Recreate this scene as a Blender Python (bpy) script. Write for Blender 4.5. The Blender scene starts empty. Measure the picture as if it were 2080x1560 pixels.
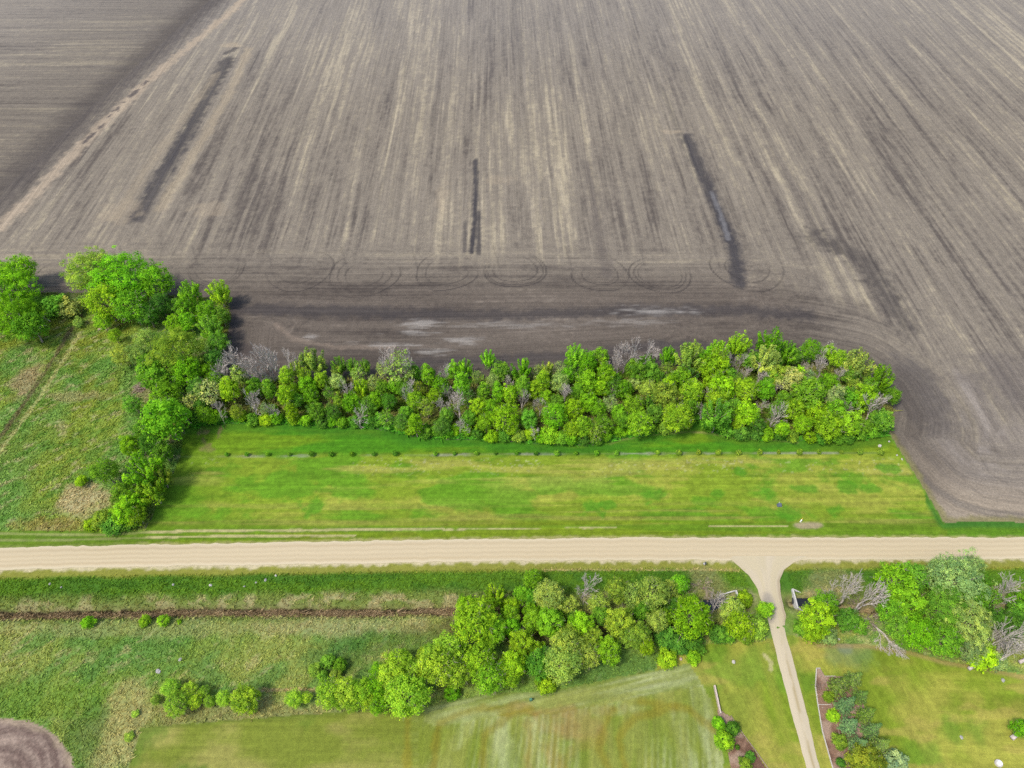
import bpy, math, random
import numpy as np
from mathutils import Vector

# ------------------------------------------------------------------ camera, light, exposure
scene = bpy.context.scene
H, PITCH, F = 150.0, math.radians(49.3), 1387.0        # drone height (m), tilt below the horizon, focal length in photo pixels
cam_d = bpy.data.cameras.new('camera'); cam = bpy.data.objects.new('camera', cam_d)
scene.collection.objects.link(cam); scene.camera = cam
cam.location = (0, 0, H); cam.rotation_euler = (math.pi/2 - PITCH, 0, 0)
cam_d.sensor_width = 36; cam_d.lens = 24.0; cam_d.clip_start = 1; cam_d.clip_end = 9000

SUN_EL, SUN_TO = math.radians(58), math.radians(32)     # elevation; direction the shadows run (from +x towards +y)
world = bpy.data.worlds.new('World'); scene.world = world; world.use_nodes = True
wn = world.node_tree
sky = wn.nodes.new('ShaderNodeTexSky'); sky.sky_type = 'NISHITA'; sky.sun_disc = False
sky.sun_elevation = SUN_EL; sky.sun_rotation = math.atan2(-math.cos(SUN_TO), -math.sin(SUN_TO))
sky.dust_density = 2.5; sky.air_density = 1.0; sky.ozone_density = 1.0
wn.nodes['Background'].inputs['Strength'].default_value = 0.15
wn.links.new(sky.outputs[0], wn.nodes['Background'].inputs['Color'])
sd = bpy.data.lights.new('sun', 'SUN'); sun = bpy.data.objects.new('sun', sd); scene.collection.objects.link(sun)
sd.energy = 1.9; sd.angle = math.radians(7.0); sd.color = (1.0, 0.95, 0.86)
sun_to = Vector((math.cos(SUN_TO)*math.cos(SUN_EL), math.sin(SUN_TO)*math.cos(SUN_EL), -math.sin(SUN_EL)))
sun.rotation_euler = sun_to.to_track_quat('-Z', 'Y').to_euler(); sun.location = (-100, -50, 200)
scene.view_settings.view_transform = 'Standard'; scene.view_settings.look = 'None'
scene.view_settings.gamma = 1; scene.view_settings.use_curve_mapping = False
scene.view_settings.exposure = 1.04
scene.cycles.max_bounces = 6; scene.cycles.diffuse_bounces = 3; scene.cycles.transmission_bounces = 4
scene.cycles.use_denoising = False

# ------------------------------------------------------------------ helpers
col = scene.collection
R = random.Random(7)
K = 1.92                                                # how much brighter than its base colour a sunlit flat surface shows
def C(r, g, b):                                         # base colour of something that shows (r,g,b) in the sun
    f = lambda v: (v/255/12.92 if v/255 <= .04045 else ((v/255+.055)/1.055)**2.4)/K
    return np.array([f(r), f(g), f(b)])
cp, sp = math.cos(PITCH), math.sin(PITCH)
def ground(px, py, z=0.0):                              # point at height z under a photo pixel
    u, v = (px-1040)/F, (780-py)/F
    d = np.array([u, cp + v*sp, -sp + v*cp])
    t = (z-H)/d[2]
    return np.array([d[0]*t, d[1]*t])
def to_px(X, Y, Z=0.0):
    zc = Y*cp + (H-Z)*sp
    return 1040 + F*X/zc, 780 - F*(Y*sp - (H-Z)*cp)/zc
def m_per_px(px, py, z=0.0):
    g = ground(px, py, z); return (g[1]*cp + (H-z)*sp)/F
def G(pts): return np.array([ground(*p) for p in pts])
def ss(a, b, x):
    t = np.clip((x-a)/(b-a), 0, 1); return t*t*(3-2*t)
def hash2(ix, iy, seed):
    n = (ix.astype(np.int64)*374761393 + iy.astype(np.int64)*668265263 + seed*1442695041) & 0xffffffff
    n = ((n ^ (n >> 13))*1274126177) & 0xffffffff
    return ((n ^ (n >> 16)) & 0xffff)/65535.0
def vn(x, y, seed=0):
    ix, iy = np.floor(x), np.floor(y); fx, fy = x-ix, y-iy
    fx, fy = fx*fx*(3-2*fx), fy*fy*(3-2*fy)
    a, b, c, d = hash2(ix, iy, seed), hash2(ix+1, iy, seed), hash2(ix, iy+1, seed), hash2(ix+1, iy+1, seed)
    return (a*(1-fx)+b*fx)*(1-fy) + (c*(1-fx)+d*fx)*fy
def fbm(x, y, seed=0, o=4):
    s, a, t = 0, 1.0, 0
    for k in range(o):
        s = s + a*vn(x, y, seed+k*17); t += a; a *= .5; x, y = x*2.03+3.1, y*2.03+1.7
    return s/t
def dist(X, Y, P):                                      # distance to a polyline, and the length along it
    best = np.full(X.shape, 1e9); al = np.zeros(X.shape); L = 0
    for (ax, ay), (bx, by) in zip(P[:-1], P[1:]):
        dx, dy = bx-ax, by-ay; l2 = dx*dx+dy*dy+1e-9
        t = np.clip(((X-ax)*dx+(Y-ay)*dy)/l2, 0, 1)
        d = np.hypot(X-ax-t*dx, Y-ay-t*dy); m = d < best
        best = np.where(m, d, best); al = np.where(m, L+t*math.sqrt(l2), al); L += math.sqrt(l2)
    return best, al
def inside(X, Y, P):
    r = np.zeros(X.shape, bool); n = len(P); j = n-1
    for i in range(n):
        xi, yi, xj, yj = P[i][0], P[i][1], P[j][0], P[j][1]
        if yi != yj: r ^= ((yi > Y) != (yj > Y)) & (X < (xj-xi)*(Y-yi)/(yj-yi)+xi)
        j = i
    return r
def mix(c, d, m): return c + (np.asarray(d)-c)*np.asarray(m)[..., None]

def make_mesh(name, V, Fc, mat=None, cols=None, rows=None, smooth=False):
    """V (n,3), Fc (m,k) -> mesh data"""
    me = bpy.data.meshes.new(name); V = np.asarray(V, np.float32); Fc = np.asarray(Fc, np.int32); k = Fc.shape[1]
    me.vertices.add(len(V)); me.vertices.foreach_set('co', V.ravel())
    me.loops.add(Fc.size); me.loops.foreach_set('vertex_index', Fc.ravel())
    me.polygons.add(len(Fc)); me.polygons.foreach_set('loop_start', np.arange(0, Fc.size, k, dtype=np.int32))
    if smooth: me.polygons.foreach_set('use_smooth', np.ones(len(Fc), bool))
    if cols is not None:
        a = me.attributes.new('Col', 'FLOAT_COLOR', 'POINT')
        a.data.foreach_set('color', np.concatenate([cols, np.ones((len(cols), 1))], 1).astype(np.float32).ravel())
    if rows is not None:
        a = me.attributes.new('Rows', 'FLOAT_VECTOR', 'POINT'); a.data.foreach_set('vector', np.asarray(rows, np.float32).ravel())
    me.update(calc_edges=True); me.validate()
    if mat: me.materials.append(mat)
    return me
def link(name, data, parent=None, loc=None):
    o = bpy.data.objects.new(name, data); col.objects.link(o)
    if parent: o.parent = parent
    if loc is not None: o.location = loc
    return o
def tag(o, label, cat, group=None):
    o['label'] = label; o['category'] = cat
    if group: o['group'] = group
    return o
def struct(o): o['kind'] = 'structure'; return o

# ------------------------------------------------------------------ materials
def nodes(name):
    m = bpy.data.materials.new(name); m.use_nodes = True; nt = m.node_tree; nt.nodes.clear()
    out = nt.nodes.new('ShaderNodeOutputMaterial'); return m, nt, out
def N(nt, t, **kw):
    n = nt.nodes.new(t)
    for k, v in kw.items(): setattr(n, k, v)
    return n
def mathn(nt, op, a, b=None):
    n = N(nt, 'ShaderNodeMath', operation=op)
    for i, v in enumerate((a, b)):
        if v is None: continue
        if isinstance(v, (int, float)): n.inputs[i].default_value = v
        else: nt.links.new(v, n.inputs[i])
    return n.outputs[0]
def ground_mat(name, row=(2.2, .03, .35), grain=(1.6, .45), fine=(6.0, .3), bump=.25, rough=.95):
    """base colour = painted attribute x fine streaks along the rows x two sizes of grain"""
    m, nt, out = nodes(name); L = nt.links.new
    bs = N(nt, 'ShaderNodeBsdfPrincipled'); bs.inputs['Roughness'].default_value = rough
    bs.inputs['Specular IOR Level'].default_value = .1
    at = N(nt, 'ShaderNodeAttribute', attribute_name='Col'); ar = N(nt, 'ShaderNodeAttribute', attribute_name='Rows')
    tc = N(nt, 'ShaderNodeTexCoord')
    mp = N(nt, 'ShaderNodeMapping'); mp.inputs['Scale'].default_value = (row[0], row[1], 1); L(ar.outputs['Vector'], mp.inputs['Vector'])
    def noise(vec, scale, det=3):
        n = N(nt, 'ShaderNodeTexNoise'); n.inputs['Scale'].default_value = scale; n.inputs['Detail'].default_value = det
        n.inputs['Roughness'].default_value = .65; L(vec, n.inputs['Vector']); return n.outputs['Fac']
    n1 = noise(mp.outputs[0], 1.0, 4); n2 = noise(tc.outputs['Object'], grain[0], 4); n3 = noise(tc.outputs['Object'], fine[0], 2)
    f = None
    for n, a in ((n1, row[2]), (n2, grain[1]), (n3, fine[1])):
        t = mathn(nt, 'ADD', mathn(nt, 'MULTIPLY', mathn(nt, 'SUBTRACT', n, .5), a*3.0), 1.0)
        f = t if f is None else mathn(nt, 'MULTIPLY', f, t)
    f = mathn(nt, 'MAXIMUM', f, .15)
    mx = N(nt, 'ShaderNodeVectorMath', operation='SCALE'); L(at.outputs['Color'], mx.inputs[0]); L(f, mx.inputs['Scale'])
    L(mx.outputs[0], bs.inputs['Base Color'])
    if bump:
        b = N(nt, 'ShaderNodeBump'); b.inputs['Strength'].default_value = bump; b.inputs['Distance'].default_value = .3
        L(mathn(nt, 'ADD', n2, n3), b.inputs['Height']); L(b.outputs[0], bs.inputs['Normal'])
    L(bs.outputs[0], out.inputs[0]); return m
M_soil = ground_mat('tilled_soil', (1.3, .02, .30), (.6, .17), (2.2, .34), .3)
M_lawn = ground_mat('mown_grass', (1.5, .05, .20), (1.1, .15), (3.6, .24), .3)
M_meadow = ground_mat('rough_grass', (.9, .3, .20), (1.2, .20), (3.2, .26), .3)
M_gravel = ground_mat('pale_gravel', (1.0, .012, .07), (2.2, .035), (7.0, .06), .1)
M_mulch = ground_mat('bark_mulch', (1, 1, .0), (2.5, .2), (8.0, .35), .5)

def leaf_mat(name, trans=.35, gloss=.0):
    """leaf colour = colour of the tree (object colour) x variation from leaf to leaf (attribute)"""
    m, nt, out = nodes(name); L = nt.links.new
    oi = N(nt, 'ShaderNodeObjectInfo'); at = N(nt, 'ShaderNodeAttribute', attribute_name='Col')
    mx = N(nt, 'ShaderNodeVectorMath', operation='MULTIPLY'); L(oi.outputs['Color'], mx.inputs[0]); L(at.outputs['Color'], mx.inputs[1])
    d = N(nt, 'ShaderNodeBsdfDiffuse'); t = N(nt, 'ShaderNodeBsdfTranslucent'); mixs = N(nt, 'ShaderNodeMixShader')
    L(mx.outputs[0], d.inputs[0])
    tm = N(nt, 'ShaderNodeVectorMath', operation='MULTIPLY'); L(mx.outputs[0], tm.inputs[0]); tm.inputs[1].default_value = (1.15, 1.05, .6)
    L(tm.outputs[0], t.inputs[0]); mixs.inputs[0].default_value = trans
    L(d.outputs[0], mixs.inputs[1]); L(t.outputs[0], mixs.inputs[2]); L(mixs.outputs[0], out.inputs[0]); return m
M_leaf = leaf_mat('leaves', .48)
M_needle = leaf_mat('needles', .12)
M_tuft = leaf_mat('grass_blades', .3)
def plain(name, c, var=.25, scale=4.0, rough=.85, spec=.2, bump=.2):
    m, nt, out = nodes(name); L = nt.links.new
    bs = N(nt, 'ShaderNodeBsdfPrincipled'); bs.inputs['Roughness'].default_value = rough; bs.inputs['Specular IOR Level'].default_value = spec
    tc = N(nt, 'ShaderNodeTexCoord'); n = N(nt, 'ShaderNodeTexNoise'); n.inputs['Scale'].default_value = scale; n.inputs['Detail'].default_value = 5
    L(tc.outputs['Object'], n.inputs['Vector'])
    cr = N(nt, 'ShaderNodeValToRGB'); e = cr.color_ramp.elements
    e[0].position, e[1].position = .3, .7
    e[0].color = (*[v*(1-var) for v in c], 1); e[1].color = (*[min(1, v*(1+var)) for v in c], 1)
    L(n.outputs['Fac'], cr.inputs[0]); L(cr.outputs[0], bs.inputs['Base Color'])
    if bump:
        b = N(nt, 'ShaderNodeBump'); b.inputs['Strength'].default_value = bump; b.inputs['Distance'].default_value = .1
        L(n.outputs['Fac'], b.inputs['Height']); L(b.outputs[0], bs.inputs['Normal'])
    L(bs.outputs[0], out.inputs[0]); return m
M_bark = plain('grey_brown_bark', (.21, .175, .14), .35, 3)
M_dead = plain('weathered_dead_wood', (.35, .305, .27), .3, 3)
M_deadbrown = plain('dry_brown_twigs', (.24, .18, .14), .3, 3)
M_conc = plain('pale_concrete', (.36, .345, .32), .15, 2, .8)
M_rock = plain('grey_fieldstone', (.25, .24, .22), .35, 3)
M_rockw = plain('pale_limestone', (.33, .31, .28), .2, 3)
M_rockp = plain('pinkish_granite', (.36, .26, .21), .3, 3)
M_white = plain('white_plastic', (.68, .68, .66), .05, 3, .5)
M_dark = plain('dark_painted_metal', (.05, .055, .06), .2, 5, .5)
M_slate = plain('dark_slate_paint', (.07, .085, .11), .2, 5, .5)
M_green = plain('green_painted_metal', (.05, .14, .09), .2, 5, .5)
M_yellow = plain('yellow_plastic', (.65, .45, .05), .1, 5, .5)
M_timber = plain('grey_weathered_timber', (.34, .28, .24), .35, 4)
M_edge = plain('pale_edging', (.36, .33, .28), .2, 4)
M_water = plain('still_dark_water', (.012, .012, .010), .3, 1, .08, .5, .02)

# ------------------------------------------------------------------ where things lie (photo pixels -> metres on the ground)
WOOD_FRONT = [(372, 868), (460, 862), (560, 860), (650, 866), (760, 870), (815, 882), (870, 892), (960, 893), (1060, 898), (1120, 904),
              (1200, 905), (1255, 892), (1320, 882), (1385, 872), (1400, 858), (1432, 858), (1455, 882), (1540, 892), (1640, 896), (1700, 898), (1760, 892), (1806, 880)]
WOOD_BACK = [(1816, 838), (1790, 790), (1740, 752), (1660, 738), (1560, 732), (1440, 742), (1320, 752), (1200, 760), (1000, 768), (800, 772), (600, 772), (445, 772)]
NW_EDGE = [(-900, 598), (0, 596), (100, 594), (200, 596), (340, 600), (462, 606), (469, 640), (458, 700), (445, 772)]
RIGHT_EDGE = [(1806, 880), (1868, 978), (1918, 1062), (1960, 1060), (2080, 1061), (2900, 1060)]
ROAD_N = [(-900, 1122), (0, 1113), (260, 1107), (520, 1103), (780, 1098), (1040, 1095), (1300, 1092), (1700, 1092), (2080, 1092), (2900, 1094)]
ROAD_S = [(-900, 1162), (0, 1157), (350, 1150), (640, 1146), (940, 1141), (1200, 1138), (1400, 1137), (1480, 1139), (1600, 1139), (1660, 1137), (1850, 1136), (2080, 1135), (2900, 1138)]
DITCH = [(-900, 1246), (0, 1246), (200, 1243), (420, 1239), (700, 1240), (930, 1236), (1150, 1250), (1350, 1236), (1488, 1222), (1505, 1222)]
DITCH_R = [(1612, 1222), (1680, 1226), (1800, 1240), (1950, 1236), (2080, 1240), (2900, 1244)]
MOWN = [(285, 1478), (460, 1463), (640, 1450), (870, 1432), (1000, 1408), (1120, 1403), (1290, 1368), (1400, 1347), (1448, 1352), (1453, 1400), (1462, 1450), (1482, 1560), (1500, 1800), (200, 1800), (262, 1560)]
YARD = [(1400, 1347), (1330, 1362), (1345, 1322), (1440, 1308), (1545, 1304), (1566, 1296), (1610, 1290), (1660, 1306), (1760, 1308), (1850, 1322), (1920, 1342), (1990, 1352), (2080, 1372), (2900, 1380), (2900, 1800), (1490, 1800), (1462, 1450)]
PLOT = [(-900, 1462), (0, 1458), (60, 1465), (108, 1488), (138, 1525), (152, 1565), (152, 1800), (-900, 1800)]
BEDR = [(1658, 1360), (1666, 1360), (1675, 1375), (1712, 1375), (1750, 1420), (1775, 1490), (1800, 1545), (1830, 1620), (1712, 1620), (1692, 1560), (1671, 1485), (1661, 1425), (1657, 1395)]
BEDL = [(1456, 1440), (1484, 1456), (1506, 1490), (1530, 1522), (1562, 1570), (1590, 1620), (1495, 1620), (1484, 1560), (1476, 1510)]
gWF, gWB, gNW, gRE = G(WOOD_FRONT), G(WOOD_BACK), G(NW_EDGE), G(RIGHT_EDGE)
gRN, gRS, gD, gDR = G(ROAD_N), G(ROAD_S), G(DITCH), G(DITCH_R)
P_WOOD = np.concatenate([gWF, gWB]); P_MOWN, P_YARD, P_PLOT = G(MOWN), G(YARD), G(PLOT)
P_NW = np.concatenate([gNW, G([(400, 850), (365, 930), (330, 1005), (292, 1082), (-900, 1092)])])
P_LAWN = np.concatenate([G([(292, 1082), (330, 1005), (365, 930)]), gWF, gRE[1:], gRN[::-1]])
P_ROAD = np.concatenate([gRN, gRS[::-1]])
HEAD = np.concatenate([gNW, gWB[::-1], G([(1806, 880), (1848, 938), (1890, 985), (1945, 1022), (2010, 1042), (2100, 1052), (2900, 1056)])])               # the line the headland passes run along
def road_y(X, g): return np.interp(X, g[:, 0], g[:, 1])
LINES = {}
def height(X, Y):
    X = np.asarray(X, float); Y = np.asarray(Y, float)
    fade = ss(128, 112, np.abs(X))
    d1, _ = dist(X, Y, gD); d2, _ = dist(X, Y, gDR); d = np.minimum(d1, d2)
    wob = 1+.25*(fbm(X*.25, Y*.25, 5, 2)-.5)
    h = -1.25*np.exp(-(d*wob/1.5)**4) - .35*np.exp(-(d/5.5)**2)
    south = ss(0.5, 5.0, road_y(X, gRS) - Y)
    rough = south*(1-inside(X, Y, P_MOWN))*(1-inside(X, Y, P_YARD))*(1-inside(X, Y, P_PLOT)) + inside(X, Y, P_NW)*1.0
    h = h + rough*((fbm(X*.9, Y*.9, 11, 3)-.5)*.45 + (fbm(X*.15, Y*.15, 12, 2)-.5)*.5)
    return h*fade
def hz(x, y): return float(height(np.array([x]), np.array([y]))[0])

# ------------------------------------------------------------------ ground painting (what the soil and grass are like, place by place)
REG = ['field', 'meadow', 'woodland_floor', 'lawn', 'roadside_verge', 'ditch', 'rough_grassland', 'mown_field', 'yard_lawn', 'bare_plot']
def regions(X, Y):
    jx = (fbm(X*.6, Y*.6, 71, 3)-.5)*.9; jy = (fbm(X*.6, Y*.6, 72, 3)-.5)*.9
    XX, YY = X+jx, Y+jy
    r = np.zeros(X.shape, int)
    ys = road_y(X, gRS); ym = (road_y(X, gRN)+ys)/2
    r[inside(XX, YY, P_NW)] = 1
    r[inside(X, Y, P_LAWN) & (Y > ym-2)] = 3
    r[(Y > ym) & (Y < road_y(X, gRN)+1.5)] = 3
    r[(X < ground(300, 1085)[0]) & (Y > ym) & (Y < ground(0, 1079)[1])] = 3
    r[inside(XX, YY, P_WOOD)] = 2
    so = Y < ym
    r[so] = 6
    px, py = to_px(X, Y); r[so & (py < 1200+8*(fbm(X*.2, Y*.2, 73, 2)-.5))] = 4
    d = np.minimum(dist(X, Y, gD)[0], dist(X, Y, gDR)[0]); r[so & (d < 1.1)] = 5
    r[so & inside(X+.3*jx, Y+.3*jy, P_MOWN)] = 7
    r[so & inside(X+.3*jx, Y+.3*jy, P_YARD)] = 8
    r[so & inside(X+.6*jx, Y+.6*jy, P_PLOT)] = 9
    return r
def line(PX, PY, X, Y, pts, w, soft=.5, wob=0.0, seed=0):
    d, al = dist(X, Y, G(pts))
    if wob: d = d + (fbm(X*.5, Y*.5, 300+seed, 3)-.5)*wob
    return ss(w, w*(1-soft), d), al
def blob(X, Y, p, rx, ry, seed=0, rough=.8):
    g = ground(*p); n = fbm(X*.35, Y*.35, 400+seed, 6)-.5
    return ss(1.0, .45, np.hypot((X-g[0])/rx, (Y-g[1])/ry) + n*rough)

def paint(X, Y, reg):
    n = len(X); c = np.zeros((n, 3)); rows = np.stack([X, Y, np.zeros(n)], 1)
    PX, PY = to_px(X, Y)
    # ---------- field
    i = np.where(reg == 0)[0]
    x, y, px, py = X[i], Y[i], PX[i], PY[i]
    xr = x + .022*y                                        # tilled rows run away from the camera
    hd, al = dist(x, y, HEAD)
    y0 = ground(1560, 735)[1]
    k = np.maximum(ss(1480, 1640, px), ss(632, 668, py)*ss(1480, 1300, px))     # straight passes, bending round the windbreak's ends
    hb = (y-y0)*(1-k) + hd*k; hx = x*(1-k)+al*k
    head = np.where(px < 1640, py > 499 + 4*(fbm(x*.08, y*.08, 20, 2)-.5), hd < ground(1040, 499)[1]-y0 - 9*ss(1700, 1900, px))
    west_line = G([(640, -180), (430, -4), (215, 188), (0, 392), (-250, 640)])
    wl = np.interp(y, west_line[::-1, 1], west_line[::-1, 0])
    west = x < wl
    wig = 2.0*(fbm(x*.02, y*.02, 21, 2)-.5)
    def stripes(u, v):
        q = lambda f, l, sd, o=3: fbm(u*f + wig, v*l, sd, o)-.5
        return .46*q(.70, .009, 23, 4) + .40*q(.22, .006, 24) + .34*q(.055, .004, 25) + .50*q(1.25, .02, 26, 2) + .34*(fbm(u*.8, v*.11, 27, 3)-.5) + .05*np.sin(u*2*np.pi/11.5 + 3*q(.01, .002, 28, 1)) + .30*(fbm(x*.7, y*.7, 29, 2)-.5)
    u = np.where(west, y, xr); v = np.where(west, x, y)
    big = fbm(x*.012, y*.008, 22, 3)-.5
    dark, mid, light = C(100, 92, 86), C(142, 132, 119), C(184, 171, 146)
    tone = np.clip(.50 + 1.05*stripes(u, v) + .6*big, 0, 1)
    f0 = mix(mix(np.tile(dark, (len(i), 1)), mid, ss(0, .5, tone)), light, ss(.5, 1.0, tone))
    f0 = mix(f0, C(158, 153, 150), .30*ss(260, 420, y))           # distance haze painted into the soil colour, greyer farther out
    # headland: darker, moister soil
    tone = np.clip(.42 + .8*stripes(hb, hx) + .5*(fbm(x*.03, y*.05, 28, 3)-.5), 0, 1)
    hcol = mix(mix(np.tile(C(82, 74, 69), (len(i), 1)), C(111, 101, 92), ss(0, .5, tone)), C(150, 138, 126), ss(.5, 1, tone))
    ht = mix(mix(np.tile(dark, (len(i), 1)), mid, ss(0, .5, tone+.06)), light, ss(.5, 1, tone+.06))
    edge_n = fbm(xr*.5, y*.03, 147, 3)-.5
    kx = ss(1500, 1760, px)
    hmA = ss(466, 552, py+70*edge_n); hmB = ss(6, -6, hd-(22 + 8*ss(1900, 1700, px)) + 8*edge_n); hm = hmA*(1-kx)+np.minimum(hmA, hmB)*kx
    wst = ss(1760, 1560, px)
    nearhead = ss(520, 610, py)
    f1 = mix(f0, mix(ht, hcol, (.15+.85*nearhead)*wst + .3*(1-wst)), hm)
    head = hm > .2 + .6*vn(x*3, y*3, 148); u = np.where(head, hb, u); v = np.where(head, hx, v)
    # right end: mixed light and dark sweeping bands
    f1 = mix(f1, C(146, 136, 128), .45*ss(1850, 1930, px)*ss(700, 900, py)*ss(.35, .6, fbm(hd*.16, al*.02, 149, 3)))
    f1 = mix(f1, C(98, 92, 90), .7*blob(x, y, (1872, 800), 10, 22, 1, .7))  # darker soil at the windbreak's end, its shadow painted in
    f1 = mix(f1, C(172, 157, 138), .75*ss(.38, .62, fbm(hd*.5, al*.012, 144, 4))*ss(15, 2, hd)*ss(1810, 1860, px)*ss(860, 960, py))
    f1 = mix(f1, C(160, 150, 142), .5*ss(.45, .65, fbm(hd*.45, al*.04, 145, 4))*blob(x, y, (1975, 915), 8, 9, 3, .9))
    f1 = mix(f1, C(162, 152, 143), .6*ss(.4, .65, fbm(hd*.45, al*.03, 146, 4))*blob(x, y, (1985, 825), 8, 14, 4, .9))
    f1 = mix(f1, C(112, 104, 100), .55*blob(x, y, (2050, 770), 16, 16, 5, .9))
    # west field and the dark strip between the two
    m, _ = line(px, py, x, y, [(560, -110), (430, -4), (215, 188), (0, 392), (-250, 640)], 17, .95, 8, 1); f1 = mix(f1, C(78, 72, 72), .72*m)
    m = np.where(west, ss(110, 10, wl-x), 0); f1 = mix(f1, C(100, 92, 84), .42*m)
    for q, (a, b) in enumerate([(30, 430), (150, 250), (210, 190), (290, 110), (330, 60)]):
        f1 = mix(f1, C(168, 152, 136), .0*m)
    m, _ = line(px, py, x, y, [(520, -30), (470, 22), (300, 165), (150, 310), (70, 395), (0, 462)], 4.0, .8, 5, 2); f1 = mix(f1, C(186, 168, 146), .75*m)
    m, _ = line(px, py, x, y, [(310, 155), (270, 190), (170, 290)], 1.4, .6, 2.5, 3); f1 = mix(f1, C(84, 78, 80), .8*m*(fbm(x*.2, y*.2, 33, 3) > .45))
    # wet dark streaks along old water ways
    def streak(f1, pts, w, a, sd, colr=(72, 69, 72)):
        m, _ = line(px, py, x, y, pts, w*1.1, .75, w*.9, sd); return mix(f1, C(*colr), np.clip(a*m*(.72+.5*fbm(xr*.8, y*.02, 500+sd, 2)), 0, 1))
    f1 = streak(f1, [(462, 122), (440, 160), (400, 230), (350, 320), (310, 390), (275, 445)], 4.8, .85, 4)
    f1 = streak(f1, [(480, 98), (458, 108)], 2.2, .7, 5)
    m, _ = line(px, py, x, y, [(505, 100), (470, 180), (420, 270), (370, 350), (325, 425)], 3.2, .8, 3, 6); f1 = mix(f1, C(188, 170, 142), .4*m)
    m, _ = line(px, py, x, y, [(440, 150), (380, 230), (300, 340), (235, 440)], 3.5, .9, 4, 7); f1 = mix(f1, C(176, 160, 136), .35*m)
    f1 = streak(f1, [(967, 325), (966, 400), (963, 460), (958, 512)], 1.3, .95, 8)
    f1 = streak(f1, [(973, 430), (972, 515)], 1.1, .8, 9)
    f1 = streak(f1, [(945, 450), (943, 512)], .9, .6, 10)
    f1 = streak(f1, [(1395, 278), (1415, 330), (1440, 385), (1465, 445), (1492, 505), (1500, 575)], 3.8, .85, 11)
    m, _ = line(px, py, x, y, [(1445, 390), (1462, 430), (1480, 485)], 1.3, .7, 1.0, 12); f1 = mix(f1, C(128, 126, 128), .7*m)
    f1 = streak(f1, [(1195, 330), (1205, 400), (1218, 480), (1232, 556)], 3.2, .5, 13, (100, 92, 88))
    f1 = streak(f1, [(1340, 170), (1368, 235), (1382, 270)], 1.8, .4, 14, (96, 90, 86))
    f1 = streak(f1, [(1040, -40), (1060, 120)], 6, .2, 15, (110, 104, 100))
    f1 = streak(f1, [(1560, 300), (1640, 420), (1700, 500)], 3, .3, 16, (100, 92, 88))
    m, _ = line(px, py, x, y, [(1655, 478), (1700, 503), (1745, 520), (1775, 560), (1800, 600), (1840, 660)], 7.5, .95, 9, 71); f1 = mix(f1, C(86, 80, 77), np.clip(m*(.35+.8*fbm(xr*.5, y*.03, 143, 3)), 0, .8))
    for q, (a, b, rx, ry) in enumerate([(425, 425, 7, 5), (1015, 365, 5, 3), (1365, 268, 4.5, 2.2), (245, 430, 8, 7), (475, 92, 6, 3), (900, 400, 3, 12)]):
        f1 = mix(f1, C(188, 170, 144), (.45 if q in (2, 4) else .28)*blob(x, y, (a, b), rx*1.2, ry*1.3, 10+q, 1.5)*(.4+1.0*fbm(u*.9, v*.1, 150+q, 3)))
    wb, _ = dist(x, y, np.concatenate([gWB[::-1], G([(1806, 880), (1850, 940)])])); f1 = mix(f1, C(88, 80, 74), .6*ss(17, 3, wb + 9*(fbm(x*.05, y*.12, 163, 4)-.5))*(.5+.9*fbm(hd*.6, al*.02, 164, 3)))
    # bands behind the windbreak
    m, _ = line(px, py, x, y, [(480, 628), (700, 632), (900, 640), (1050, 640), (1250, 632), (1480, 630), (1640, 640)], 4.2, .8, 4, 17); f1 = mix(f1, C(76, 71, 71), .75*m)
    m, _ = line(px, py, x, y, [(470, 610), (470, 700), (500, 720)], 5, .8, 3, 18); f1 = mix(f1, C(84, 76, 74), .8*m)
    m, _ = line(px, py, x, y, [(820, 738), (1200, 722), (1330, 700), (1450, 705)], 3.2, .9, 3, 19); f1 = mix(f1, C(80, 75, 75), .7*m)
    m, _ = line(px, py, x, y, [(560, 660), (600, 690), (680, 705), (800, 705)], 1.3, .8, 1.5, 20); f1 = mix(f1, C(150, 134, 120), .5*m)
    for q, (a, b, rx, ry) in enumerate([(630, 685, 2.2, 1.2), (850, 657, 6, 1.6), (835, 676, 6, 1.2), (880, 715, 6, 1.2), (940, 692, 6, 1.4), (1330, 631, 12, 1.8), (1050, 660, 18, 1.5), (780, 700, 8, 1.0), (1290, 655, 14, 1.4)]):
        gx = ground(a, b); mm = ss(1.15, .0, np.hypot((x-gx[0])/rx, (y-gx[1])/ry)*.85 + (fbm(x*.22, y*1.6, 420+q, 4)-.5)*2.2)
        f1 = mix(f1, C(182, 176, 170), (.55 if q not in (6, 8) else .3)*mm)
    # wheel tracks of the turns at the row ends
    for q, cx in enumerate([120, 300, 448, 598, 750, 893, 1060, 1206, 1356, 1508]):
        g0 = ground(cx+14*math.sin(q*2.9), 552+7*math.sin(q*1.9)); a0 = np.arctan2(y-g0[1], x-g0[0]); rr = np.hypot((x-g0[0])/1.08, y-g0[1])
        rr = rr*(1+.05*np.sin(3*a0+q))
        low = ss(.95, .0, np.sin(a0+.5*math.sin(q*1.7)))
        for r0, w, k in ((9.8*(1+.1*math.sin(q*5.1)), .36, .5), (8.2, .34, .25+.2*math.sin(q*3.3)), (6.4*(1+.12*math.sin(q*4.2)), .34, .4), (4.6, .3, .12)):
            r1 = r0*(1+.06*math.sin(q*2.3))
            mm = ss(w, w*.3, np.abs(rr-r1))*low*ss(.05, .6, fbm(x*.10, y*.10, 440+q, 2))*1.2
            f1 = mix(f1, C(62, 57, 57) if k > 0 else C(160, 146, 132), np.clip(1.1*abs(k)*mm, 0, 1))
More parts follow.
